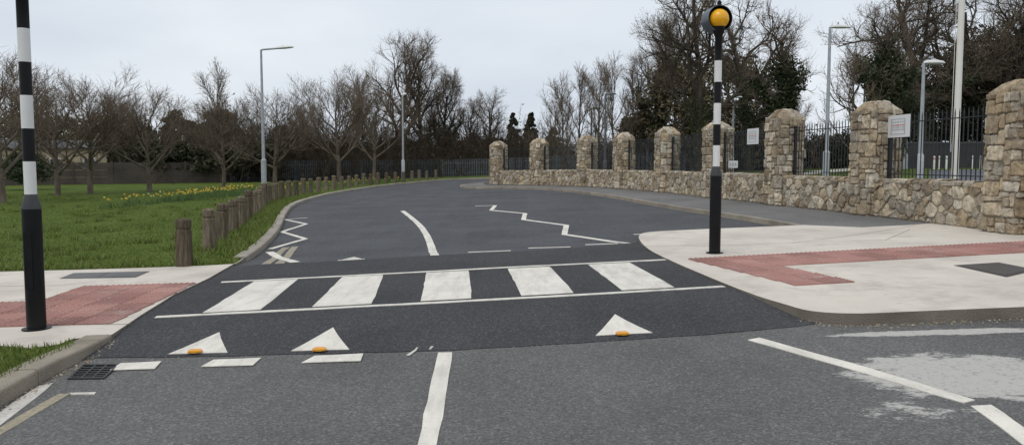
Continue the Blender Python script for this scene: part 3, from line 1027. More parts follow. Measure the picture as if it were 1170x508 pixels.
def stone_geo(poly, fmap, rg, gap=0.012, proud=0.035, hi=True):
    cx = sum(p[0] for p in poly) / len(poly); cy = sum(p[1] for p in poly) / len(poly)
    # drop very short edges, inset, round the corners
    q = []
    for i, p in enumerate(poly):
        if math.dist(p, poly[i - 1]) > 0.02: q.append(p)
    if len(q) < 3: return None
    avg = sum(math.dist(p, (cx, cy)) for p in q) / len(q)
    if avg < 0.028: return None
    k = max(0.6, 1 - gap / avg)
    q = [(cx + (x - cx) * k, cy + (y - cy) * k) for x, y in q]
    r2 = []
    n = len(q)
    for i in range(n):
        a, b, c = q[i - 1], q[i], q[(i + 1) % n]
        r2.append((b[0] * .87 + a[0] * .13, b[1] * .87 + a[1] * .13))
        r2.append((b[0] * .87 + c[0] * .13, b[1] * .87 + c[1] * .13))
    if hi:
        r2 = [(x + rg.uniform(-.006, .006), y + rg.uniform(-.006, .006)) for x, y in r2]
    q = r2; n = len(q)
    h = proud * rg.uniform(.55, 1.25)
    tx, ty = rg.uniform(-.12, .12), rg.uniform(-.12, .12)
    vs = []
    for sc_, dp in ((1.0, -0.03), (0.985, h * .55), (0.84, h)):
        for x, y in q:
            X, Y = cx + (x - cx) * sc_, cy + (y - cy) * sc_
            d_ = dp + ((X - cx) * tx + (Y - cy) * ty + rg.uniform(-.009, .009) if dp > 0 else 0)
            vs.append(fmap(X, Y, d_))
    vs.append(fmap(cx, cy, h + rg.uniform(-.004, .010)))
    fs = []
    for j in range(2):
        for i in range(n):
            m_ = (i + 1) % n
            fs.append((j * n + i, j * n + m_, (j + 1) * n + m_, (j + 1) * n + i))
    for i in range(n):
        fs.append((2 * n + i, 2 * n + (i + 1) % n, 3 * n))
    return vs, fs

PW = 0.74
PH = 2.24
WALL_H = 0.70
wroot = empty('boundary_wall', (PIL[4][0], PIL[4][1], PZ(*PIL[4])), 'rubble stone boundary wall with tall round-topped pillars beside the footpath', 'wall')
wl = Vector(wroot.location)
counts = {'stone': 0}

def per_map(w_, r=0.07):
    """perimeter coordinate -> point and outward normal on a square with rounded corners"""
    h = w_ / 2
    def f(u, v, d):
        L = 4 * w_
        u = u % L
        side = int(u // w_); t = u - side * w_
        # distance from ends of side
        if t < r:
            a = (t - r) / r * (math.pi / 4); cx = -h + r
            x = cx + (r + d) * math.sin(a) if False else cx + (r + d) * math.sin(a); y = -h + r - (r + d) * math.cos(a)
        elif t > w_ - r:
            a = (t - (w_ - r)) / r * (math.pi / 4); cx = h - r
            x = cx + (r + d) * math.sin(a); y = -h + r - (r + d) * math.cos(a)
        else:
            x = -h + t; y = -h - d
        for _ in range(side):
            x, y = -y, x
        return (x, y, v)
    return f

wdirs = []
for i in range(len(PIL)):
    a = Vector(PIL[max(0, i - 1)]); b = Vector(PIL[min(len(PIL) - 1, i + 1)])
    wdirs.append((b - a).normalized())          # towards the viewer
pill_c = []
for i, (x, y) in enumerate(PIL):
    t = wdirs[i]; nrm = Vector((t.y, -t.x))      # towards the road?
    if nrm.x > 0: nrm = -nrm
    # given point is the near road-side corner
    c = Vector((x, y)) - t * (PW / 2) - nrm * (PW / 2)
    pill_c.append((c, t, nrm))

def pillar(i):
    c, t, nrm = pill_c[i]
    hi = i >= 7
    rg = random.Random(40 + i)
    hh = PH * rg.uniform(.975, 1.02)
    z0 = PZ(c.x, c.y)
    ang = math.atan2(t.y, t.x)
    core = MB(); core.box((0, 0, hh / 2 - .08), (PW - .05, PW - .05, hh - .06))
    # domed rough cap
    capw = PW - .02; ct = hh - .06
    def dome(X, Y):
        rr = (abs(X * 2 / capw) ** 4 + abs(Y * 2 / capw) ** 4) ** .25
        return ct + (.205 + .03 * math.sin(i * 2.3)) * (1 - min(1, rr) ** 3.0)
    n = 12; vs = []; fs = []
    for a in range(n + 1):
        for b in range(n + 1):
            X = (a / n - .5) * capw; Y = (b / n - .5) * capw
            zz = dome(X, Y) - .02 + .012 * mnoise.noise((X * 9 + i * 7, Y * 9, i))
            e_ = a in (0, n) or b in (0, n)
            vs.append((X, Y, ct - .06 if e_ else zz))
    for a in range(n):
        for b in range(n):
            q = a * (n + 1) + b
            fs.append((q, q + n + 1, q + n + 2, q + 1))
    pr = link('pillar', core.mesh('pillar'), M['mortar'], wroot)
    pr.location = Vector((c.x, c.y, z0)) - wl
    pr.rotation_euler = (0, 0, ang)
    cm = MB(); cm.add(vs, fs)
    cap = link('pillar_cap', cm.mesh('cap'), M['mortar'], pr)
    cj = MB()
    for poly in power_cells(capw, capw, .06, .15, rg, 1.0, False, 400):
        poly = [(x_ - capw / 2, y_ - capw / 2) for x_, y_ in poly]
        g = stone_geo(poly, lambda X, Y, d: (X, Y, dome(X, Y) - .014 + d), rg, .008, .034, True)
        if g: cj.add(*g)
    link('cap_stones', cj.mesh('cap_stones'), M['stone_far'], pr, 'stuff')
    fm = per_map(PW - .03)
    cells = ashlar_cells(4 * (PW - .03), hh - .06, rg, .080 if hi else .084)
    joint = MB()
    for poly in cells:
        g = stone_geo(poly, fm, rg, .012, .038, hi)
        if not g: continue
        uc = sum(p_[0] for p_ in poly) / len(poly)
        if hi and counts['stone'] < 330 and i in (7, 8):
            # the two faces the photograph shows: road side and near end
            loc = g[0][-1]
            if loc[0] > .2 or loc[1] < -.2 or True:
                wn = Matrix.Rotation(ang, 3, 'Z') @ Vector(loc)
                if wn.dot(Vector((-c.x, -c.y, 0)).normalized()) > .12:
                    mb = MB(); mb.add(*g)
                    link('stone', mb.mesh('stone'), M['stone'], pr)
                    counts['stone'] += 1
                    continue
        joint.add(*g)
    if joint.v:
        link('rubble_stones', joint.mesh('rubble'), M['stone_far'], pr, 'stuff')

def bay(i):
    """low wall between pillar i and i+1, with coping"""
    c0, t0, n0 = pill_c[i]; c1, t1, n1 = pill_c[i + 1]
    t = (c1 - c0).normalized(); nrm = Vector((t.y, -t.x))
    if nrm.x > 0: nrm = -nrm
    L = (c1 - c0).length - PW + 0.06
    mid = (c0 + c1) / 2
    hi = i in (6, 7)
    rg = random.Random(80 + i)
    TH = 0.36
    a = c0 + t * (PW / 2 - .03); b = c1 - t * (PW / 2 - .03)
    za, zb = PZ(a.x, a.y), PZ(b.x, b.y)
    # wall local frame: x along t, y away from road, sheared in z with the slope
    o = Vector((mid.x, mid.y, (za + zb) / 2)); sl_ = (zb - za) / L
    pr = MB()
    def lv(x, y, z): return (x, y, z + sl_ * x)
    xs_ = (-L / 2, L / 2); ys_ = (-TH / 2, TH / 2)
    vs = [lv(x, y, z) for z in (-.05, WALL_H) for x, y in ((xs_[0], ys_[0]), (xs_[1], ys_[0]), (xs_[1], ys_[1]), (xs_[0], ys_[1]))]
    pr.add(vs, [(3, 2, 1, 0), (4, 5, 6, 7), (0, 1, 5, 4), (1, 2, 6, 5), (2, 3, 7, 6), (3, 0, 4, 7)])
    po = link('wall_bay', pr.mesh('wall_bay'), M['mortar'], wroot)
    po.location = o - wl
    ang = math.atan2(t.y, t.x)
    po.rotation_euler = (0, 0, ang)
    # which local y faces the road
    rl = Matrix.Rotation(-ang, 3, 'Z') @ Vector((nrm.x, nrm.y, 0))
    sg = 1 if rl.y > 0 else -1
    joint = MB()
    for sgn in (sg, -sg):
        def fm(u, v_, d): return lv((u - L / 2) * (-sgn), sgn * (TH / 2 + d), v_)
        cells = power_cells(L, WALL_H, .045, .145, rg, .88, False, 1800 if hi else 1000)
        for poly in cells:
            g = stone_geo(poly, fm, rg, .012, .036, hi)
            if not g: continue
            if hi and sgn == sg and counts['stone'] < 330:
                mb = MB(); mb.add(*g)
                link('stone', mb.mesh('stone'), M['stone'], po); counts['stone'] += 1
            else:
                joint.add(*g)
    # coping: rough slabs laid on a slant
    x = -L / 2 + .02; cop = MB()
    while x < L / 2 - .08:
        w_ = min(rg.uniform(.10, .30), L / 2 - x)
        hgt = rg.uniform(.055, .095); ov = rg.uniform(.02, .05); lean = rg.uniform(.03, .08)
        vs = []
        for z, sh, k in ((WALL_H - .01, 0, 1), (WALL_H + hgt * .7, lean * .7, 1.0), (WALL_H + hgt, lean, .8)):
            for dx, dy in ((0, -1), (w_, -1), (w_, 1), (0, 1)):
                vs.append(lv(x + sh + (dx if k == 1 else dx * .85 + w_ * .075) + rg.uniform(-.012, .012), dy * (TH / 2 + ov) * k + rg.uniform(-.015, .015), z + rg.uniform(-.01, .01)))
        fs = [(3, 2, 1, 0), (8, 9, 10, 11)] + [(j * 4 + q, j * 4 + (q + 1) % 4, (j + 1) * 4 + (q + 1) % 4, (j + 1) * 4 + q) for j in range(2) for q in range(4)]
        if i in (5, 6, 7):
            mb = MB(); mb.add(vs, fs)
            link('coping_stone', mb.mesh('coping_stone'), M['stone'], po)
        else:
            cop.add(vs, fs)
        x += w_ + .008
    if cop.v:
        link('coping', cop.mesh('coping'), M['stone_far'], po)
    if joint.v:
        link('rubble_stones', joint.mesh('rubble'), M['stone_far'], po, 'stuff')
    return o, t, nrm, L, sl_, ang

pillar(8); pillar(7)
bays = {}
for i in (7, 6, 5, 4, 3, 2, 1, 0, 8):
    bays[i] = bay(i)
for i in (6, 5, 4, 3, 2, 1, 0, 9):
    pillar(i)
print('stones', counts)

# ------------------------------------------------------------------ railings between the pillars
bar = MB()
bar.lathe([(0.010, 0), (0.010, 1.22), (0.001, 1.30)], 6)
bar_me = bar.mesh('railing_bar'); bar_me.materials.append(M['rail'])
BAYNAME = ['in the farthest bay of the stone wall', 'between the second and third pillars from the far end', 'between the third and fourth pillars from the far end',
           'between the fourth and fifth pillars from the far end', 'in the bay just left of the striped beacon', 'in the bay just right of the striped beacon with a white sign',
           'between the tall lamp post pillar pair, without a sign', 'in the nearest bay, with the square white sign', 'past the nearest pillar at the right edge']
for i, (o, t, nrm, L, sl_, ang) in bays.items():
    p0 = o - Vector((nrm.x, nrm.y, 0)) * 0.06
    e = empty('railing', (p0.x, p0.y, p0.z + WALL_H + .06), 'black vertical-bar railing ' + BAYNAME[i], 'railing', 'railings on the stone wall', ang)
    n = int(L / 0.118)
    for k in range(n):
        x = -L / 2 + (k + .5) * L / n
        ob = link('bar', bar_me, None, e); ob.location = (x, 0, sl_ * x + .0)
    for z in (.10, 1.12):
        mb = MB()
        mb.add([(sx * L / 2, sy * .018, z + sz * .009 + sl_ * sx * L / 2) for sz in (-1, 1) for sx, sy in ((-1, -1), (1, -1), (1, 1), (-1, 1))],
               [(3, 2, 1, 0), (4, 5, 6, 7), (0, 1, 5, 4), (1, 2, 6, 5), (2, 3, 7, 6), (3, 0, 4, 7)])
        link('rail', mb.mesh('rail'), M['rail'], e)
    for s_ in (-1, 1):
        mb = MB(); x = s_ * (L / 2 - .09); mb.box((x, 0, .60 + sl_ * x), (.055, .055, 1.30))
        link('post', mb.mesh('post'), M['rail'], e)

def sign_on(i, x0, x1, z0, z1, label, style):
    o, t, nrm, L, sl_, ang = bays[i]
    rl = Matrix.Rotation(-ang, 3, 'Z') @ Vector((nrm.x, nrm.y, 0)); sg = 1 if rl.y > 0 else -1
    e = empty('sign', tuple(o - Vector((nrm.x, nrm.y, 0)) * .06 + Vector((0, 0, WALL_H + .06 + sl_ * x0))), label, 'sign', None, ang)
    def pan(xa, xb, za, zb, y0, y1):
        mb = MB(); mb.box(((xa + xb) / 2, sg * (y0 + y1) / 2, (za + zb) / 2), (abs(xb - xa), abs(y1 - y0), zb - za)); return mb
    link('panel', pan(x0, x1, z0, z1, .022, .030).mesh('panel'), M['sign'], e)
    w_, h_ = x1 - x0, z1 - z0
    if style == 'square':
        # thin grey frame, faint grey lines and one red line across the middle
        a, b, c, d = x0 + w_ * .14, x1 - w_ * .2, z0 + h_ * .12, z1 - h_ * .16
        for q in ((a, b, c, c + .018), (a, b, d - .018, d), (a, a + .035, c + .018, d - .018), (b - .035, b, c + .018, d - .018)):
            link('printed_border', pan(*q, .030, .032).mesh('border'), M['sign_grey'], e)
        ws = [(.06, .22), (.26, .34), (.38, .6), (.64, .72), (.76, .94)]
        for row, m in ((.30, 'sign_grey'), (.44, 'sign_grey'), (.58, 'sign_red'), (.78, 'sign_grey')):
            for u0, u1 in ws:
                link('printed_word', pan(a + (b - a) * u0, a + (b - a) * u1, c + (d - c) * row - .012, c + (d - c) * row + .016, .030, .0315).mesh('word'), M[m], e)
    else:
        for row in (.25, .45, .65):
            for u0, u1 in ((.1, .3), (.34, .62), (.66, .88)):
                link('printed_word', pan(x0 + w_ * u0, x0 + w_ * u1, z0 + h_ * row - .02, z0 + h_ * row + .02, .030, .0315).mesh('word'), M['sign_grey'], e)
    return e
L7 = bays[7][3]; L5 = bays[5][3]
sg_ = 1
sign_on(7, -L7 / 2 + .05, -L7 / 2 + .80, .83, 1.27, 'square white sign with a red line of text on the nearest railing', 'square')
sign_on(5, -.12, .60, .84, 1.28, 'white notice fixed to the railing beside the striped beacon', 'square')
sign_on(5, -L5 / 2 + .45, -L5 / 2 + 1.1, .17, .38, 'small low white notice on the railing beside the striped beacon', 'low')

# ------------------------------------------------------------------ lamp posts and flagpole
def lamp(px, dist, h, arm, ang, label, m='galv', r=0.075, sleeve=1.4, head=0.75, lift=0.08):
    x, y = at(px, dist)
    e = empty('street_lamp', (x, y, PZ(x, y)), label, 'street lamp', None, ang)
    mb = MB(); mb.lathe([(r * 1.6, -.02), (r * 1.6, sleeve), (r * 1.05, sleeve + .06)], 12)
    link('base_sleeve', mb.mesh('sleeve', True), M[m], e)
    mb = MB(); mb.lathe([(r, sleeve), (r * .62, h)], 12)
    link('column', mb.mesh('column', True), M[m], e)
    if arm > 0.02:
        mb = MB(); mb.tube([(0, 0, h - .12), (.02, 0, h - .03), (.12, 0, h), (arm, 0, h + lift)], r * .55, 8)
        link('bracket_arm', mb.mesh('arm', True), M[m], e)
    # flattened tapering lantern
    vs = []; fs = []; n = 12
    for x_, wy, hz in ((arm - .06, .05, .05), (arm + .06, .13, .10), (arm + head * .5, .18, .125), (arm + head * .88, .13, .085), (arm + head, .05, .03)):
        for k in range(n):
            a = 2 * math.pi * k / n
            zz = math.sin(a) * hz
            vs.append((x_, math.cos(a) * wy, h + lift * x_ / max(arm, .3) * (1 if arm > .1 else 0) + (zz if zz > 0 else zz * .45)))
    for j in range(4):
        for k in range(n):
            q = (k + 1) % n
            fs.append((j * n + k, j * n + q, (j + 1) * n + q, (j + 1) * n + k))
    fs += [tuple(range(n - 1, -1, -1)), tuple(range(4 * n, 5 * n))]
    mb = MB(); mb.add(vs, fs)
    ln = link('lantern', mb.mesh('lantern', True), M['lamp_lens'] if m == 'galv' else M[m], e)
    mb = MB(); mb.lathe([(.04, h + .06), (.04, h + .15), (.02, h + .17)], 8, (arm + head * .35, 0, lift))
    link('photocell', mb.mesh('photocell'), M[m], ln)
    return e
lamp(302, 45, 7.85, 0.85, 0.0, 'tall grey street lamp with long arm behind the bollard row at left', r=.095, sleeve=1.65, head=1.0, lift=.06)
lamp(461, 60, 6.4, 0.25, R(80), 'thin grey lamp post beside the far bend of the road', r=.085, sleeve=1.5, head=.4)
lamp(943, 38, 7.2, 0.06, R(5), 'tall grey lamp post behind the railings, left of the third nearest bay pillar', r=.10, sleeve=1.3, head=.95)
lamp(1050, 29, 4.45, 0.05, R(5), 'grey lamp post behind the nearest railing, left of the white flagpole', r=.08, sleeve=1.1, head=.75)
lamp(1033, 58, 4.9, 0.04, R(5), 'small far lamp post seen through the nearest railing behind the sign', r=.11, sleeve=1.0, head=.9)
lamp(836, 52, 5.0, 0.03, R(5), 'small lamp post just right of the striped beacon pole', r=.085, sleeve=1.0, head=.55)
lamp(691, 58, 5.9, 0.05, R(5), 'dark lamp post among bare saplings behind the far pillars', 'galv_dark', r=.10, sleeve=1.0, head=.75)
lamp(675, 75, 6.0, 0.05, R(5), 'faint dark lamp post left of the other one behind the far pillars', 'galv_dark', r=.10, sleeve=1.0, head=.9)
lamp(984, 46, 5.2, 0.03, R(5), 'slim grey lamp post just left of the second nearest pillar', r=.07, sleeve=1.0, head=.3)
x, y = at(1090, 15.6)
fe = empty('flagpole', (x, y, PZ(x, y)), 'thick white flagpole behind the nearest railing', 'flagpole', None, 0)
mb = MB(); mb.lathe([(.16, 0), (.16, .05), (.10, .07)], 16); link('base_plate', mb.mesh('base', True), M['flag'], fe)
mb = MB(); mb.lathe([(.066, .05), (.060, 3), (.044, 8.0)], 16); link('pole', mb.mesh('pole', True), M['flag'], fe)
mb = MB(); mb.lathe([(.06, 8.0), (.09, 8.04), (.06, 8.12), (.01, 8.16)], 12); link('finial', mb.mesh('finial', True), M['flag'], fe)
mb = MB(); mb.box((-.105, 0, 1.35), (.03, .03, .16)); link('cleat', mb.mesh('cleat'), M['galv'], fe)
mb = MB(); mb.tube([(-.105, 0, 1.35), (-.10, 0, 7.9)], .005, 5); link('halyard', mb.mesh('halyard'), M['flag'], fe)

# ------------------------------------------------------------------ vegetation helpers
def tubes_np(name, chains, mat_, minr=0.0):
    """chains: list of (points Nx3, radii N) -> one mesh of tapering tubes"""
    groups = {}
    for p, r in chains:
        sides = 3 if r[0] < .03 else (5 if r[0] < .09 else 9)
        groups.setdefault((len(p), sides), []).append((p, r))
    V = []; Fq = []; o = 0
    for (n, k), L in groups.items():
        Pm = np.array([[tuple(q) for q in p] for p, r in L], float)
        Rm = np.maximum(np.array([r for p, r in L], float), minr)
        d = Pm[:, -1] - Pm[:, 0]
        d /= np.linalg.norm(d, axis=1, keepdims=True) + 1e-9
        up = np.where(np.abs(d[:, 2:3]) < .9, np.array([[0, 0, 1.]]), np.array([[1., 0, 0]]))
        e1 = np.cross(d, up); e1 /= np.linalg.norm(e1, axis=1, keepdims=True) + 1e-9
        e2 = np.cross(d, e1)
        a = np.arange(k) * 2 * np.pi / k
        ring = np.cos(a)[None, :, None] * e1[:, None, :] + np.sin(a)[None, :, None] * e2[:, None, :]
        vv_ = Pm[:, :, None, :] + Rm[:, :, None, None] * ring[:, None, :, :]
        m = len(L)
        V.append(vv_.reshape(-1, 3))
        idx = np.arange(m * n * k).reshape(m, n, k) + o
        nx_ = np.roll(idx, -1, axis=2)
        q = np.stack([idx[:, :-1], nx_[:, :-1], nx_[:, 1:], idx[:, 1:]], axis=-1).reshape(-1, 4)
        Fq.append(q); o += m * n * k
    me = mesh_np(name, np.concatenate(V), np.concatenate(Fq), True)
    me.materials.append(mat_)
    return me

def twigs_np(base, dirs, lens, rad, rng, n=3, bend=.35, up=.15):
    """batch of thin twigs as chains"""
    m = len(base)
    rd = rng.normal(size=(m, 3)); 
    d = dirs + rd * .42; d[:, 2] += up
    d /= np.linalg.norm(d, axis=1, keepdims=True)
    d2 = d + rng.normal(size=(m, 3)) * bend; d2[:, 2] += up
    d2 /= np.linalg.norm(d2, axis=1, keepdims=True)
    L = lens[:, None]
    p1 = base + d * L * .5
    p2 = p1 + d2 * L * .5
    P3 = np.stack([base, p1, p2], axis=1)
    R3 = np.stack([rad, rad * .75, rad * .4], axis=1)
    return P3, R3, d2

def leaves_np(name, cen, size, rng, mat_, flat=0.0):
    m = len(cen)
    a = rng.normal(size=(m, 3)); a[:, 2] *= (1 - flat); a /= np.linalg.norm(a, axis=1, keepdims=True)
    b = np.cross(a, rng.normal(size=(m, 3))); b /= np.linalg.norm(b, axis=1, keepdims=True)
    s = size * rng.uniform(.6, 1.4, size=(m, 1))
    v_ = np.stack([cen - a * s, cen + b * s * .55, cen + a * s, cen - b * s * .55], axis=1).reshape(-1, 3)
    f_ = np.arange(m * 4).reshape(m, 4)
    me = mesh_np(name, v_, f_)
    me.materials.append(mat_)
    return me

def grow_tree(seed, H, r0, spec, first=0.25, wob=0.12, trop=0.06, lead=True, fine=(4, .5, .006), second=(3, .3, .005)):
    """spec per level: (children, angle_deg, length ratio, segments). Returns trunk chains, twig arrays"""
    rg = random.Random(seed); rng = np.random.default_rng(seed)
    chains = []
    tips = []
    def br(p, d, L, r, lev, end):
        n = spec[lev][3] if lev < len(spec) else 3
        pts = [p.copy()]; rad = [r]
        for i in range(n):
            w_ = wob * (1 + .6 * lev) * (.45 if lev == 0 else 1)
            d = (d + Vector((rg.gauss(0, w_), rg.gauss(0, w_), rg.gauss(0, w_ * .7) + trop * (1 if lev else .5)))).normalized()
            p = p + d * (L / n)
            pts.append(p.copy()); rad.append(r * (1 - (1 - end) * (i + 1) / n))
        chains.append((pts, rad))
        if lev >= len(spec) - 1:
            tips.append((pts, rad)); return
        nc, ang, lr, _ = spec[lev]
        az = rg.uniform(0, 6.28)
        for k in range(nc):
            t0 = first if lev == 0 else .22
            t = t0 + (1 - t0) * ((k + rg.random() * .8) / nc)
            f_ = t * n; i = min(n - 1, int(f_)); q = pts[i].lerp(pts[i + 1], f_ - i)
            dd = (pts[i + 1] - pts[i]).normalized()
            az += 2.4 + rg.uniform(-.5, .5)
            e1 = dd.orthogonal().normalized(); e2 = dd.cross(e1)
            an = R(ang * rg.uniform(.7, 1.3)) * (1 - .35 * t)
            cd = dd * math.cos(an) + (e1 * math.cos(az) + e2 * math.sin(az)) * math.sin(an)
            if lev > 0 and cd.z < -.25: cd.z *= -.3
            rr = (rad[i] * (1 - (f_ - i)) + rad[i + 1] * (f_ - i))
            br(q, cd.normalized(), L * lr * (1.15 - .55 * t) * rg.uniform(.8, 1.2), max(.006, min(rr * .72, r * .55)), lev + 1, .28)
    br(Vector((0, 0, -.1)), Vector((0, 0, 1)), H * (1 if lead else .55), r0, 0, .3 if lead else .6)
    # batches of fine twigs, twice
    base = []; dirs = []
    for pts, rad in tips:
        for i in range(len(pts) - 1):
            a, b = pts[i], pts[i + 1]
            for k in range(fine[0]):
                t = rg.random(); base.append(tuple(a.lerp(b, t))); dirs.append(tuple((b - a).normalized()))
    base = np.array(base); dirs = np.array(dirs)
    P1, R1, D1 = twigs_np(base, dirs, fine[1] * rng.uniform(.5, 1.3, len(base)), np.full(len(base), fine[2] * 1.3), rng)
    k = second[0]
    if k:
        t = rng.uniform(.2, 1, size=(len(P1), k, 1))
        b2 = P1[:, None, 1] * (1 - t) + P1[:, None, 2] * t
        d2 = np.repeat(D1[:, None, :], k, 1)
        b2 = b2.reshape(-1, 3); d2 = d2.reshape(-1, 3)
        P2, R2, D2 = twigs_np(b2, d2, second[1] * rng.uniform(.5, 1.3, len(b2)), np.full(len(b2), second[2]), rng)
        Pt = np.concatenate([P1, P2]); Rt = np.concatenate([R1, R2])
    else:
        Pt, Rt = P1, R1
    return chains, Pt, Rt, tips

def twig_mesh(name, Pt, Rt, mat_):
    m, n, _ = Pt.shape
    d = Pt[:, -1] - Pt[:, 0]; d /= np.linalg.norm(d, axis=1, keepdims=True) + 1e-9
    e1 = np.cross(d, np.array([[.31, .22, .92]])); e1 /= np.linalg.norm(e1, axis=1, keepdims=True) + 1e-9
    e2 = np.cross(d, e1)
    a = np.arange(3) * 2 * np.pi / 3
    ring = np.cos(a)[None, :, None] * e1[:, None] + np.sin(a)[None, :, None] * e2[:, None]
    vv_ = (Pt[:, :, None] + Rt[:, :, None, None] * ring[:, None]).reshape(-1, 3)
    idx = np.arange(m * n * 3).reshape(m, n, 3); nx_ = np.roll(idx, -1, 2)
    q = np.stack([idx[:, :-1], nx_[:, :-1], nx_[:, 1:], idx[:, 1:]], -1).reshape(-1, 4)
    me = mesh_np(name, vv_, q, True); me.materials.append(mat_)
    return me

KIND = {}
KH = {}
def tsize(key, x, y, top):
    z0 = PZ(x, y) if y < 66 else G(x, y)
    zt = CAM_H + (188 - top) / FPX * y
    return (zt - z0) / KH[key]
def make_kind(key, bark_, twig_, ivy=None, buds=0, **kw):
    chains, Pt, Rt, tips = grow_tree(**kw)
    tm = tubes_np(key + '_trunk', chains, M[bark_])
    wm_ = twig_mesh(key + '_crown', Pt, Rt, M[twig_])
    iv = None; bd = None
    rng = np.random.default_rng(kw['seed'] + 99)
    if ivy:
        hmax, n, spread, limbr = ivy
        cen = []
        big = [(p, r) for p, r in chains if r[0] > limbr]
        wts = [sum((p[i + 1] - p[i]).length for i in range(len(p) - 1)) for p, r in big]
        tot = sum(wts)
        for (p, r), w_ in zip(big, wts):
            k = int(n * w_ / tot)
            for _ in range(k):
                i = rng.integers(0, len(p) - 1); t = rng.random()
                q = p[i].lerp(p[i + 1], t)
                if q.z > hmax * rng.uniform(.75, 1.05): continue
                o_ = rng.normal(size=3); o_ /= np.linalg.norm(o_)
                lump = .6 + .6 * mnoise.noise((q.x * .9, q.y * .9, q.z * .8 + kw['seed']))
                cen.append(np.array(q) + o_ * (r[i] + spread * max(.15, lump) * rng.random() ** .5))
        if cen:
            iv = leaves_np(key + '_ivy', np.array(cen), .13, rng, M['ivy'])
    if buds:
        sel = rng.choice(len(Pt), min(buds, len(Pt)), replace=False)
        bd = leaves_np(key + '_buds', Pt[sel, 2] + rng.normal(size=(len(sel), 3)) * .03, .05, rng, M['buds'])
    KIND[key] = (tm, wm_, iv, bd)
    KH[key] = float(np.quantile(Pt[:, 2, 2], .997))

def plant(name, key, x, y, label, cat='tree', s=1.0, rz=0.0, group=None, zs=1.0):
    tm, wm_, iv, bd = KIND[key]
    e = empty(name, (x, y, PZ(x, y) if y < 66 else G(x, y)), label, cat, group, rz)
    e.scale = (s, s, s * zs)
    t = link('trunk', tm, None, e)
    link('crown', wm_, None, e, 'stuff')
    if iv: link('ivy', iv, None, e, 'stuff')
    if bd: link('buds', bd, None, e, 'stuff')
    return e

# vase-shaped young street trees on the lawn
for k in range(3):
    make_kind('vase%d' % k, 'bark_brown', 'twig_brown', seed=11 + k, H=5.2, r0=.17,
              spec=[(15, 66, .80, 6), (7, 36, .55, 5), (4, 34, .55, 4), (0, 0, 0, 3)], first=.27, wob=.035, trop=.085,
              fine=(2, .50, .0065), second=(1, .34, .006))
# tall spreading bare trees
for k in range(2):
    make_kind('tall%d' % k, 'bark_dark', 'twig_brown', seed=31 + k * 5, H=11.5, r0=.34,
              spec=[(13, 48, .50, 8), (7, 44, .52, 6), (5, 42, .55, 4), (0, 0, 0, 3)], first=.24, wob=.10, trop=.06,
              fine=(2, .65, .0085), second=(1, .45, .0075))
make_kind('tallivy', 'bark_dark', 'twig_brown', ivy=(8.5, 5200, .55, .16), seed=47, H=11.5, r0=.36,
          spec=[(12, 46, .46, 8), (7, 42, .52, 6), (5, 40, .55, 4), (0, 0, 0, 3)], first=.3, wob=.11, trop=.08, fine=(3, .75, .0085), second=(3, .48, .007))
# saplings with fine upright shoots
make_kind('sapling', 'bark_grey', 'twig_brown', seed=61, H=6.5, r0=.09,
          spec=[(12, 32, .48, 6), (6, 30, .5, 4), (0, 0, 0, 3)], first=.15, wob=.06, trop=.12, fine=(3, .6, .009), second=(2, .35, .007))
# big gnarled parkland trees
make_kind('oak0', 'bark_dark', 'twig_brown', ivy=(6.5, 7500, .8, .2), buds=13000, seed=73, H=15, r0=.5,
          spec=[(11, 55, .55, 8), (8, 46, .55, 6), (6, 44, .55, 5), (0, 0, 0, 3)], first=.22, wob=.17, trop=.05, fine=(2, .70, .010), second=(1, .45, .008))
make_kind('oak1', 'bark_dark', 'twig_brown', ivy=(9, 9500, .75, .2), buds=13000, seed=89, H=15, r0=.5,
          spec=[(10, 58, .58, 8), (8, 48, .55, 6), (6, 44, .55, 5), (0, 0, 0, 3)], first=.2, wob=.19, trop=.05, fine=(2, .70, .010), second=(1, .45, .008))
make_kind('ivycol', 'bark_dark', 'twig_brown', ivy=(9.6, 17000, 1.0, .11), seed=97, H=11.5, r0=.36,
          spec=[(9, 46, .36, 8), (6, 44, .6, 5), (4, 42, .55, 4), (0, 0, 0, 3)], first=.4, wob=.13, trop=.06, fine=(2, .6, .009), second=(1, .4, .008))

# ------------------------------------------------------------------ left row of bare trees
LEFT = [(3, 232, 62, 'vase0', 'leftmost bare tree with its trunk cut by the photo edge'),
        (66, 223, 92, 'vase1', 'slender bare tree just right of the left beacon pole'),
        (103, 221, 76, 'vase2', 'large rounded bare tree between the beacon pole and the low spreading tree'),
        (171, 218.5, 100, 'vase0', 'bare tree with low spreading limbs, left of the daffodils'),
        (256, 214.5, 112, 'vase1', 'bare tree standing behind the middle of the daffodils'),
        (314, 213, 92, 'vase2', 'bare tree immediately right of the tall left street lamp')]
for i, (px, py, s, k, lab) in enumerate(LEFT):
    x, y = P(px, py, PZ)
    plant('bare_tree', k, x, y, lab, 'tree', tsize(k, x, y, s) * 1.22, i * 2.1 + .4, 'bare trees on the left lawn', 1 / 1.22)
MIDT = [(388, 54, 'vase1', 84, 1.0, 'rust-brown bare tree behind the bollards, left of the thin lamp post'),
        (428, 62, 'vase0', 92, 1.0, 'bare tree right behind the bollards, close to the thin lamp post'),
        (405, 72, 'tall1', 76, 1.0, 'mid-height bare tree left of the tallest central tree'),
        (455, 76, 'tall0', 35, 1.0, 'tallest bare tree of the central clump above the thin lamp post'),
        (487, 78, 'tall1', 48, 1.0, 'tall bare tree right of the tallest central tree'),
        (508, 80, 'tallivy', 78, 1.0, 'ivy-clad bare tree at the right of the central clump'),
        (535, 86, 'tall0', 112, 1.0, 'smaller bare tree left of the first stone pillar'),
        (563, 92, 'tall1', 100, 1.0, 'bare tree rising directly behind the farthest stone pillar')]
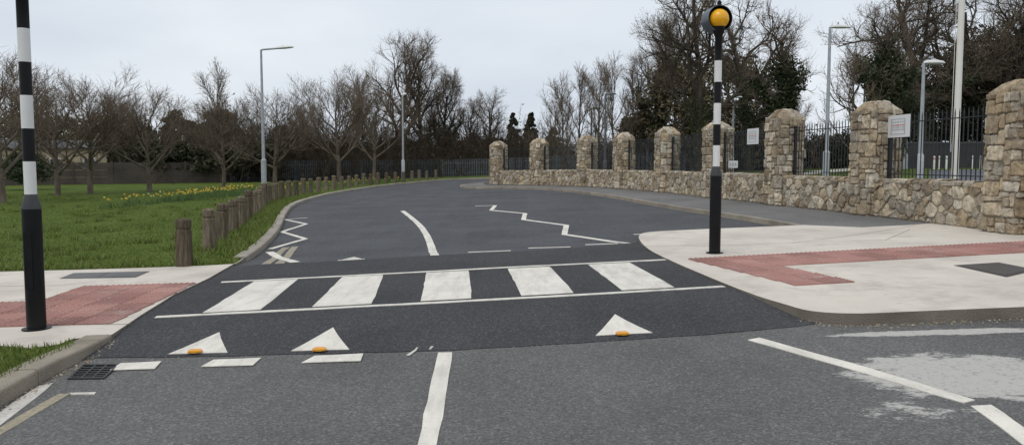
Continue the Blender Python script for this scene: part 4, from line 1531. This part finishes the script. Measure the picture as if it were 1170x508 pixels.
for i, (px, d, k, s, zs, lab) in enumerate(MIDT):
    x, y = at(px, d)
    plant('bare_tree', k, x, y, lab, 'tree', tsize(k, x, y, s), i * 1.7 + .9, 'bare trees of the central clump', zs)
# background bare trees on the left skyline
for i, (px, d, k, s, lab) in enumerate([(28, 66, 'tall1', 72, 'background bare tree at the far left behind the leftmost tree'),
        (140, 70, 'tall0', 104, 'background bare tree behind the large rounded tree'),
        (250, 78, 'sapling', 68, 'background bare tree rising above the round evergreen'),
        (345, 80, 'tall0', 118, 'background bare tree right of the tall left street lamp')]):
    x, y = at(px, d)
    plant('bare_tree', k, x, y, lab, 'tree', tsize(k, x, y, s), i * 2.3, 'background bare trees on the left')
for i, (px, d, s, lab) in enumerate([(645, 62, 82, 'leftmost thin sapling behind the third stone pillar'), (660, 66, 72, 'thin sapling between the far pillars and the dark lamp posts'),
        (682, 60, 68, 'thin sapling beside the dark lamp post'), (702, 64, 60, 'thin sapling right of the dark lamp post'), (722, 70, 70, 'thin sapling under the left edge of the great bare tree'),
        (632, 74, 104, 'small far sapling right of the dark conifers'), (975, 42, 52, 'thin young tree behind the railing left of the second nearest pillar'), (912, 55, 108, 'thin young tree under the leaning ivy tree')]):
    x, y = at(px, d)
    plant('bare_sapling', 'sapling', x, y, lab, 'sapling', tsize('sapling', x, y, s), i * 1.9, 'bare saplings behind the wall')
# right-hand parkland trees
for i, (px, d, k, s, zs, rz, lab) in enumerate([(800, 50, 'oak0', -60, 1.3, 1.4, 'great spreading bare tree behind the amber beacon globe'),
        (856, 58, 'oak1', -20, 1.3, 2.2, 'dark bushy tree just right of the striped beacon'),
        (906, 47, 'ivycol', 14, 1.0, 1.2, 'leaning ivy-clad tree between the beacon and the tall lamp post'),
        (990, 46, 'ivycol', 4, 1.0, 4.0, 'ivy-covered columnar tree above the second nearest pillar'),
        (1020, 52, 'ivycol', 60, 1.0, 5.2, 'short ivy-covered snag above the small sign'),
        (1056, 60, 'oak1', -60, 1.15, .8, 'large ivy-trunked bare tree left of the white flagpole'),
        (1140, 61, 'oak0', -50, 1.15, 3.6, 'large dark bare tree right of the white flagpole'),
        (1200, 62, 'oak1', -50, 1.0, 5.0, 'big bare tree at the right edge above the nearest pillar'),
        (1098, 68, 'oak1', -25, 1.1, 2.9, 'bare tree directly behind the white flagpole'),
        (1012, 66, 'oak0', 0, 1.1, 4.4, 'bare tree behind the ivy columns, left of the flagpole'),
        (752, 66, 'tallivy', 20, 1.0, 2.0, 'bare tree behind the great spreading tree, left of the beacon globe')]):
    x, y = at(px, d)
    plant('parkland_tree', k, x, y, lab, 'tree', tsize(k, x, y, s) / zs, rz, 'parkland trees behind the wall', zs)

# ------------------------------------------------------------------ evergreens
def evergreen(px, d, w_, h, n, label, m='evergreen', cone=False, leaf=.13, z0=.6, seed=1, name='evergreen_tree', base=None):
    x, y = at(px, d)
    rng = np.random.default_rng(seed)
    e = empty(name, (x, y, PZ(x, y) if y < 66 else G(x, y)), label, 'tree' if h > 2.6 else 'shrub', None)
    nc = max(14, n // (55 if cone else 150))
    u = rng.normal(size=(nc, 3)); u /= np.linalg.norm(u, axis=1, keepdims=True)
    rr = rng.uniform(.35, 1, size=(nc, 1)) ** .5
    c = u * rr
    if cone:
        t = rng.random(nc); a = rng.uniform(0, 6.28, nc); r_ = (1 - t) * rng.uniform(.3, 1, nc) + .06
        c = np.stack([r_ * np.cos(a) * w_ / 2, r_ * np.sin(a) * w_ / 2, z0 + t * (h - z0)], 1)
        cr = .20 * w_ * (1.15 - t)[:, None] * .7
    else:
        c = c * np.array([w_ / 2, w_ / 2, (h - z0) / 2]) * .82 + np.array([0, 0, z0 + (h - z0) / 2])
        cr = rng.uniform(.10, .20, size=(nc, 1)) * w_
    k = n // nc
    q = rng.normal(size=(nc, k, 3)); q /= np.linalg.norm(q, axis=2, keepdims=True)
    q *= rng.uniform(.4, 1, size=(nc, k, 1)) ** .5
    q[:, :, 2] *= .6
    pts = (c[:, None] + q * cr[:, None]).reshape(-1, 3)
    pts = pts[pts[:, 2] > .03]
    link('crown', leaves_np('crown', pts, leaf, rng, M[m]), None, e, 'stuff')
    chains = [([Vector((0, 0, -.1)), Vector((.04, .02, h * .35)), Vector((0, .05, h * .8))], [.05 * w_ ** .5 + .05, .05 * w_ ** .5 + .02, .03])]
    rg = random.Random(seed)
    for ci in c[:: max(1, nc // 10)]:
        chains.append(([Vector((0, 0, h * .25)), Vector((ci[0] * .5, ci[1] * .5, (ci[2] + h * .3) / 2)), Vector(tuple(ci))], [.05, .035, .015]))
    link('trunk', tubes_np('trunk', chains, M['bark_dark']), None, e)
    return e
EV = [(208, 74, 4.4, 7.0, 9000, 'dark rounded evergreen behind the tree left of the daffodils', False),
      (150, 72, 5.5, 6.4, 9000, 'dark evergreen behind the large rounded bare tree', False),
      (252, 72, 4.0, 7.2, 9000, 'round dark evergreen behind the daffodils', False),
      (330, 84, 5, 6.0, 6000, 'low dark evergreen right of the tall left street lamp', False),
      (30, 46, 3.6, 2.3, 5000, 'dense dark green shrub at the far left beside the beacon pole', False),
      (195, 60, 5.0, 3.4, 8000, 'low dark bush behind the panel wall, left of the daffodils', False),
      (232, 61, 5.5, 3.0, 8000, 'low dark bush behind the daffodils', False),
      (285, 62, 5.5, 3.3, 8000, 'low dark bush left of the tall left street lamp', False),
      (345, 68, 5.5, 2.8, 7000, 'low dark bush behind the palisade fence right of the tall street lamp', False),
      (18, 94, 11.0, 8.4, 9000, 'dull brown evergreen far behind the leftmost tree', False),
      (72, 96, 12.0, 7.6, 9000, 'dull brown evergreen rising above the low house roof', False),
      (122, 92, 11.0, 7.8, 9000, 'dull brown evergreen behind the right end of the low house', False),
      (586, 96, 4.2, 7.2, 7000, 'dark conifer right of the farthest stone pillar', True),
      (607, 92, 4.6, 6.9, 7000, 'broad dark conifer above the second stone pillar', True),
      (632, 100, 5.0, 5.6, 5000, 'lower dark conifer left of the thin saplings', True),
      (470, 88, 6, 5, 7000, 'dark evergreen under the central clump of tall trees', False),
      (525, 90, 7, 5, 7000, 'dark evergreen above the grey gate', False),
      (575, 104, 7, 4.6, 6000, 'dark evergreen between gate and far pillars', False)]
for i, (px, d, w_, h, n, lab, cone) in enumerate(EV):
    evergreen(px, d, w_, h, n, lab, 'laurel' if px == 30 else ('brownleaf' if d > 91 and px < 200 else 'evergreen'), cone, seed=200 + i, leaf=.16 if px != 30 else .07, z0=.3)
EVR = [(770, 66, 7.5, 10.4, 15000, 'dark leafy evergreen left of the striped beacon'),
       (830, 69, 8.5, 11.0, 16000, 'broad dark evergreen right behind the striped beacon'),
       (880, 66, 5.5, 4.6, 9000, 'dark evergreen between the beacon and the tall lamp post'),
       (1062, 66, 7.0, 8.4, 13000, 'dark evergreen left of the white flagpole'),
       (1115, 67, 8.5, 13.0, 18000, 'dark evergreen right of the white flagpole'),
       (1165, 66, 7.6, 13.4, 16000, 'tall dark evergreen above the nearest pillar'),
       (1220, 64, 7.2, 11.2, 8000, 'tall dark evergreen partly past the right edge'),
       (945, 68, 6.0, 3.0, 8000, 'low dark evergreen behind the tall lamp post'),
       (1000, 68, 6.4, 4.2, 9000, 'low dark evergreen behind the second nearest pillar'),
       (735, 72, 5.2, 6.4, 9000, 'dark evergreen behind the fifth stone pillar from the far end')]
for i, (px, d, w_, h, n, lab) in enumerate(EVR):
    evergreen(px, d, w_, h, n, lab, 'brownleaf' if px < 900 else 'evergreen', False, seed=300 + i, leaf=.13, z0=.1)

# undergrowth: twiggy thickets that read as one mass
def thicket(name, pts, label, n, hmin, hmax, seed, twig='twig_brown', leaf=None, nl=0, spread=2.2):
    rng = np.random.default_rng(seed)
    pts = np.array(pts)
    seg = rng.integers(0, len(pts) - 1, n); t = rng.random(n)[:, None]
    b = pts[seg] * (1 - t) + pts[seg + 1] * t
    b = b + rng.normal(size=(n, 2)) * spread * .5
    z = np.array([G(x, y) - .05 for x, y in b])
    base = np.column_stack([b, z])
    h = rng.uniform(hmin, hmax, n) * (.75 + .35 * np.sin(b[:, 0] * .7 + seed) * np.cos(b[:, 1] * .5))
    d = rng.normal(size=(n, 3)) * .28; d[:, 2] = 1
    P1, R1, D1 = twigs_np(base, d, h, np.full(n, .022), rng, bend=.25, up=.3)
    k = 9
    t = rng.uniform(.05, 1, size=(n, k, 1))
    lower = rng.random((n, k, 1)) < .45
    b2 = np.where(lower, P1[:, None, 0] * (1 - t) + P1[:, None, 1] * t, P1[:, None, 1] * (1 - t) + P1[:, None, 2] * t).reshape(-1, 3)
    d2 = np.repeat(D1[:, None], k, 1).reshape(-1, 3)
    P2, R2, D2 = twigs_np(b2, d2, rng.uniform(.4, 1.1, len(b2)), np.full(len(b2), .012), rng, bend=.5, up=.05)
    k = 3
    t = rng.uniform(.1, 1, size=(len(P2), k, 1))
    b3 = (P2[:, None, 0] * (1 - t) + P2[:, None, 2] * t).reshape(-1, 3)
    P3, R3, D3 = twigs_np(b3, np.repeat(D2[:, None], k, 1).reshape(-1, 3), rng.uniform(.25, .6, len(b3)), np.full(len(b3), .009), rng, bend=.5, up=.05)
    Pt = np.concatenate([P1, P2, P3]); Rt = np.concatenate([R1, R2, R3])
    o = link(name, twig_mesh(name, Pt, Rt, M[twig]), None, None, 'stuff', label, 'undergrowth')
    if leaf:
        sel = rng.integers(0, len(P3), nl)
        c = P3[sel, 2] + rng.normal(size=(nl, 3)) * .15
        link('leaves', leaves_np('leaves', c, .10, rng, M[leaf]), None, o, 'stuff')
    return o
thicket('undergrowth', [(-25, 66), (-22, 67), (-16, 72), (-8, 80), (0, 86)], 'brown leafless thicket behind the lawn trees and fence', 4600, 2.8, 6.6, 5, twig='twig_dark', leaf='evergreen', nl=16000, spread=6)
thicket('undergrowth', [(-1, 90), (8, 84), (16, 78), (24, 72)], 'dark thicket behind the far stone pillars', 1900, 2.6, 5.0, 6, leaf='evergreen', nl=9000, spread=6)
thicket('undergrowth', [(10, 68), (20, 72), (30, 73), (40, 70), (54, 66)], 'dark evergreen thicket behind the right-hand railings', 1100, 1.8, 3.6, 7, leaf='evergreen', nl=42000, spread=6)

# ------------------------------------------------------------------ fences, walls and building at the back
def palisade(name, a, b, h, label, m, pitch=.16, cat='fence'):
    a = Vector(a); b = Vector(b); L = (b - a).length; t = (b - a) / L; ang = math.atan2(t.y, t.x)
    e = empty(name, (a.x, a.y, G(a.x, a.y)), label, cat, None, ang)
    n = int(L / pitch); mb = MB()
    zz = lambda s: G(a.x + t.x * s, a.y + t.y * s) - G(a.x, a.y)
    for k in range(n):
        s = (k + .5) * pitch; z = zz(s)
        w_ = .034
        mb.add([(s - w_, 0, z + .1), (s + w_, 0, z + .1), (s + w_, 0, z + h - .1), (s, 0, z + h), (s - w_, 0, z + h - .1),
                (s - w_, .015, z + .1), (s + w_, .015, z + .1), (s + w_, .015, z + h - .1), (s, .015, z + h), (s - w_, .015, z + h - .1)],
               [(0, 1, 2, 3, 4), (9, 8, 7, 6, 5), (0, 4, 9, 5), (1, 6, 7, 2), (2, 7, 8, 3), (3, 8, 9, 4)])
    link('pales', mb.mesh('pales', False, False), M[m], e, 'stuff')
    k = int(L / 2.75)
    for i in range(k + 1):
        s = i * L / k
        mb = MB(); mb.box((s, .06, zz(s) + h / 2 - .05), (.09, .05, h)); link('post', mb.mesh('post'), M[m], e)
        if i < k:
            for z in (.45, h - .4):
                mb = MB(); s2 = (i + 1) * L / k
                mb.tube([(s, .045, zz(s) + z), (s2, .045, zz(s2) + z)], .025, 4); link('rail', mb.mesh('rail'), M[m], e)
    return e
palisade('palisade_fence', (-22, 60), (-10.5, 69), 1.8, 'grey steel palisade fence behind the bollard row', 'palisade')
palisade('palisade_fence', (-10.5, 69), (-6.5, 72.5), 1.8, 'dark continuation of the steel palisade fence under the tall trees', 'palisade')
palisade('palisade_gate', (-6.4, 72.5), (3.0, 72.5), 1.75, 'blue-grey steel palisade gate closing the far end of the road', 'gate', cat='gate')
palisade('palisade_fence', (3.2, 72.3), (14, 64), 1.8, 'steel palisade fence seen through the far bays of the stone wall', 'gate')

def panel_wall(a, b, h, label):
    a = Vector(a); b = Vector(b); L = (b - a).length; t = (b - a) / L; ang = math.atan2(t.y, t.x)
    e = empty('panel_wall', (a.x, a.y, G(a.x, a.y)), label, 'wall', None, ang)
    k = int(L / 2.4)
    zz = lambda s: G(a.x + t.x * s, a.y + t.y * s) - G(a.x, a.y)
    for i in range(k):
        s = (i + .5) * L / k
        for r_ in range(3):
            mb = MB(); mb.box((s, random.Random(i * 3 + r_).uniform(-.01, .01), zz(s) + .1 + h * (r_ + .5) / 3), (L / k - .16, .07, h / 3 - .015))
            link('wall_panel', mb.mesh('wall_panel'), M['panel_wall'], e)
    for i in range(k + 1):
        s = i * L / k
        mb = MB(); mb.box((s, 0, zz(s) + h / 2 + .1), (.15, .15, h + .15)); link('post', mb.mesh('post'), M['panel_wall'], e)
    return e
panel_wall((-44, 49), (-22.2, 60), 1.55, 'weathered dark brown panel wall behind the left lawn trees')

def house(px, d, w_, h, roofh, depth, label, seed):
    x, y = at(px, d)
    e = empty('house', (x, y, G(x, y)), label, 'house', None, R(-8))
    mb = MB(); mb.box((0, 0, h / 2 - .1), (w_, depth, h + .2)); link('wall', mb.mesh('wall'), M['sand_wall'], e)
    mb = MB()
    hw, hd = w_ / 2 + .25, depth / 2 + .25
    mb.add([(-hw, -hd, h), (hw, -hd, h), (hw, hd, h), (-hw, hd, h), (-hw, 0, h + roofh), (hw, 0, h + roofh), (-hw, -hd, h + .1), (hw, -hd, h + .1), (hw, hd, h + .1), (-hw, hd, h + .1)],
           [(3, 2, 1, 0), (0, 1, 7, 6), (2, 3, 9, 8), (6, 7, 5, 4), (8, 9, 4, 5), (0, 6, 4, 9, 3), (1, 2, 8, 5, 7)])
    rf = link('roof', mb.mesh('roof'), M['slate'], e)
    mb = MB(); mb.box((w_ * .3, 0, h + roofh + .3), (.9, .5, 1.0)); link('chimney', mb.mesh('chimney'), M['sand_wall'], rf)
    k = int(w_ / 3)
    for i in range(k):
        xx = -w_ / 2 + (i + .5) * w_ / k
        mb = MB(); mb.box((xx, -depth / 2 - .02, 1.5), (1.15, .06, 1.15)); wd = link('window', mb.mesh('window'), M['white_band'], e)
        mb = MB(); mb.box((xx, -depth / 2 - .055, 1.5), (1.0, .02, 1.0)); link('pane', mb.mesh('pane'), M['glass'], wd)
house(58, 76, 17, 2.9, .9, 7, 'long low sand-coloured house half hidden behind the left trees', 1)

# low dark wall with pale coping and posts inside the park
x, y = at(1092, 59)
e = empty('low_wall', (x, y, PZ(x, y)), 'low dark wall with pale top edge seen through the nearest railing', 'wall', None, R(-4))
mb = MB(); mb.box((0, 0, .9), (8.6, .3, 1.9)); link('wall_body', mb.mesh('wall_body'), M['dark_wall'], e)
mb = MB(); mb.box((0, 0, 1.885), (8.7, .36, .07)); link('coping', mb.mesh('coping'), M['cover_grey'], e)
for i, px in enumerate((1066, 1072, 1080, 1109, 1119, 1128)):
    x, y = at(px, 55)
    e = empty('post', (x, y, PZ(x, y)), 'small pale post in front of the low dark wall, number %s from the left' % ['one', 'two', 'three', 'four', 'five', 'six'][i], 'post', 'pale posts inside the park')
    mb = MB(); mb.lathe([(.065, -.02), (.065, .88), (.04, .92)], 10); link('shaft', mb.mesh('shaft', True), M['flag'], e)
    mb = MB(); mb.lathe([(.068, .66), (.068, .8)], 10); link('collar', mb.mesh('collar'), M['sign_red'] if i == 0 else M['galv'], e)

# ------------------------------------------------------------------ grass blades, verge tufts and daffodils
def blades(name, cen, h, rng, m, parent=None, label=None, lean=.5, w_=.006):
    n = len(cen)
    a = rng.uniform(0, 6.28, n); hh = h * rng.uniform(.5, 1.3, n)
    ln = rng.normal(size=(n, 2)) * lean * hh[:, None]
    wv = np.column_stack([np.cos(a), np.sin(a), np.zeros(n)]) * (w_ * rng.uniform(.7, 1.4, n))[:, None]
    tip = cen + np.column_stack([ln, hh])
    v_ = np.stack([cen - wv, cen + wv, tip], 1).reshape(-1, 3)
    me = mesh_np(name, v_, np.arange(3 * n).reshape(n, 3)); me.materials.append(M[m])
    return link(name, me, None, parent, 'stuff', label)

rng = np.random.default_rng(3)
def scatter(poly, n, dens=None):
    xs_ = [p[0] for p in poly]; ys_ = [p[1] for p in poly]
    o = []
    while len(o) < n:
        x = rng.uniform(min(xs_), max(xs_)); y = rng.uniform(min(ys_), max(ys_))
        if dens and rng.random() > dens(x, y): continue
        if inside((x, y), poly): o.append((x, y))
    return o
near_lawn = [pave_left[-1]] + [q for q in lk_back[1:] if q[1] < 40] + [(-27, 40), (-16, 24), pave_left[0]] + pave_left[1:-1]
pts = scatter(near_lawn, 95000, lambda x, y: min(1, (13 / max(y, 10)) ** 2))
cen = np.array([(x, y, PZ(x, y) - .008) for x, y in pts])
patch = np.array([.75 + .5 * mnoise.noise((x * .7, y * .7, 0)) for x, y in pts])
far = np.clip(cen[:, 1] / 14, 1, 3)
n = len(cen); g = blades('grass', cen, .032 * patch * np.sqrt(far), rng, 'grass', None, 'short grass blades of the mown lawn', w_=.006 * 1)
g['category'] = 'grass'
# long tufts round the bollards, along kerb and pavement edges
cen = []
for (x, y) in allb:
    if y > 34: continue
    for k in range(160):
        a = rng.uniform(0, 6.28); r_ = .11 + abs(rng.normal()) * .11
        X, Y = x + r_ * math.cos(a), y + r_ * math.sin(a)
        if Y < pave_left[-1][1] + .03 - (X + 4.5) * .02 and Y < 11.6: continue
        cen.append((X, Y, PZ(X, Y) - .01))
for a, b in zip(lk_back[:-1], lk_back[1:]):
    L = math.dist(a, b)
    if a[1] > 40: break
    for k in range(int(L * 190)):
        t = rng.random(); X = a[0] + (b[0] - a[0]) * t - .08 - abs(rng.normal()) * .35; Y = a[1] + (b[1] - a[1]) * t
        if inside((X, Y), near_lawn): cen.append((X, Y, PZ(X, Y) - .01))
for (x, y) in scatter(near_lawn, 150, lambda x, y: min(1, (13 / max(y, 10)) ** 1.5)):
    r0_ = rng.uniform(.05, .16)
    for k in range(int(70 * r0_ / .1)):
        X, Y = x + rng.normal() * r0_, y + rng.normal() * r0_
        if inside((X, Y), near_lawn): cen.append((X, Y, PZ(X, Y) - .01))
for a, b in zip(pave_left[1:-1], pave_left[2:]):
    L = math.dist(a, b)
    for k in range(int(L * 150)):
        t = rng.random(); X = a[0] + (b[0] - a[0]) * t; Y = a[1] + (b[1] - a[1]) * t + .01 + abs(rng.normal()) * .10
        cen.append((X, Y, PZ(X, Y) - .01))
g = blades('grass_tufts', np.array(cen), .12, rng, 'grass', None, 'longer grass tufts around bollards and along the kerb', .45, .008)
g['category'] = 'grass'
l2 = [q for q in lawn2]
pts = scatter(l2, 16000, lambda x, y: 1 if (-7 < x and y > 4) else 0)
g = blades('grass', np.array([(x, y, PZ(x, y) - .008) for x, y in pts]), .05, rng, 'grass', None, 'grass blades of the lower left corner patch', .5, .005)
g['category'] = 'grass'

# daffodils in drifts behind the bollards
dz = []
def drift(px0, px1, n):
    for _ in range(n):
        px = rng.uniform(px0, px1); py = 219.8 + (288 - px) * .105 + rng.normal() * 1.3
        dz.append(P(px, py, PZ))
drift(205, 290, 85); drift(190, 270, 35); drift(118, 235, 42)
bp = [q for q in allb if 36 < q[1] < 58]
for (x, y) in bp:
    for k in range(5):
        dz.append((x - rng.uniform(.3, 2.2), y + rng.uniform(-.8, .8)))
lv = []; fl_v = []; fl_f = []
st = []
for (x, y) in dz:
    z = PZ(x, y); h = rng.uniform(.26, .40)
    for k in range(16):
        lv.append((x + rng.normal() * .09, y + rng.normal() * .09, z - .01))
    tx, ty = x + rng.normal() * .05, y + rng.normal() * .05
    st.append(([Vector((x, y, z - .01)), Vector(((x + tx) / 2, (y + ty) / 2, z + h * .6)), Vector((tx, ty, z + h))], [.006, .005, .004]))
    # flower: six petals and a trumpet facing a random way
    a = rng.uniform(0, 6.28); d = Vector((math.cos(a), math.sin(a), .1)).normalized(); e1 = d.orthogonal().normalized(); e2 = d.cross(e1)
    c = Vector((tx, ty, z + h)); o = len(fl_v); r_ = rng.uniform(.040, .054)
    fl_v.append(c)
    for k in range(12):
        b = k * math.pi / 6; rr = r_ if k % 2 == 0 else r_ * .45
        fl_v.append(c + (e1 * math.cos(b) + e2 * math.sin(b)) * rr + d * .01)
    for k in range(12):
        fl_f.append((o, o + 1 + k, o + 1 + (k + 1) % 12))
    o2 = len(fl_v)
    for q, rr in ((0, .014), (.045, .024)):
        for k in range(6):
            b = k * math.pi / 3; fl_v.append(c + d * q + (e1 * math.cos(b) + e2 * math.sin(b)) * rr)
    for k in range(6):
        k2 = (k + 1) % 6
        fl_f.append((o2 + k, o2 + k2, o2 + 6 + k2)); fl_f.append((o2 + k, o2 + 6 + k2, o2 + 6 + k))
dl = blades('daffodils', np.array(lv), .26, rng, 'daff_leaf', None, 'drift of yellow daffodils on the lawn behind the bollards', .25, .012)
dl['category'] = 'daffodils'
link('flowers', mesh_np('flowers', np.array([tuple(q) for q in fl_v]), np.array(fl_f)), M['petal'], dl, 'stuff')
link('stems', tubes_np('stems', st, M['daff_leaf']), None, dl, 'stuff')

# ------------------------------------------------------------------ grit in the channels and joints in the concrete
def grit(name, path, n, spread, label, smin=.006, smax=.022, zf=RZ, col='mortar'):
    rg = random.Random(n)
    pts = resample(path, .05); mb = MB()
    for _ in range(n):
        a = rg.choice(pts); x = a[0] + rg.gauss(0, .03); y = a[1] - abs(rg.gauss(0, spread)); r_ = smin + (smax - smin) * rg.random() ** 3
        z = zf(x, y) + .004
        vs = [(x + r_ * rg.uniform(.6, 1.2) * dx, y + r_ * rg.uniform(.6, 1.2) * dy, z + r_ * rg.uniform(.5, .9) * dz) for dx, dy, dz in ((1, 0, .1), (0, 1, .1), (-1, 0, .1), (0, -1, .1), (.2, .2, .9), (-.2, -.1, .8))]
        mb.add(vs, [(0, 1, 4), (1, 2, 4), (2, 5, 4), (2, 3, 5), (3, 0, 5), (0, 4, 5)])
    o = link(name, mb.mesh(name, False, False), M['stone_far'], None, 'stuff', label, 'grit')
    return o
grit('grit', [q for q in RK_corner if q[0] < 6] , 420, .07, 'loose grit and chippings along the foot of the right kerb', .004, .016)
grit('grit', [(q[0] + .06, q[1]) for q in LK_near[1:]], 400, .05, 'loose grit along the foot of the left kerb', .005, .014)
def joint(px, parent):
    pts = PP(px, PZ)
    a = offset_path(pts, .005); b = offset_path(pts, -.005)
    sheet('joint', a + list(reversed(b)), PZ, .0025, .3, [M['kerb_face']], parent=parent)
joint([(728, 281), (800, 281), (905, 277.5), (1012, 274), (1040, 262)], prt)
joint([(905, 277.5), (965, 270), (1045, 258)], prt)
joint([(0, 327), (60, 326), (110, 322)], pl)
joint([(0, 372), (150, 370)], pl)
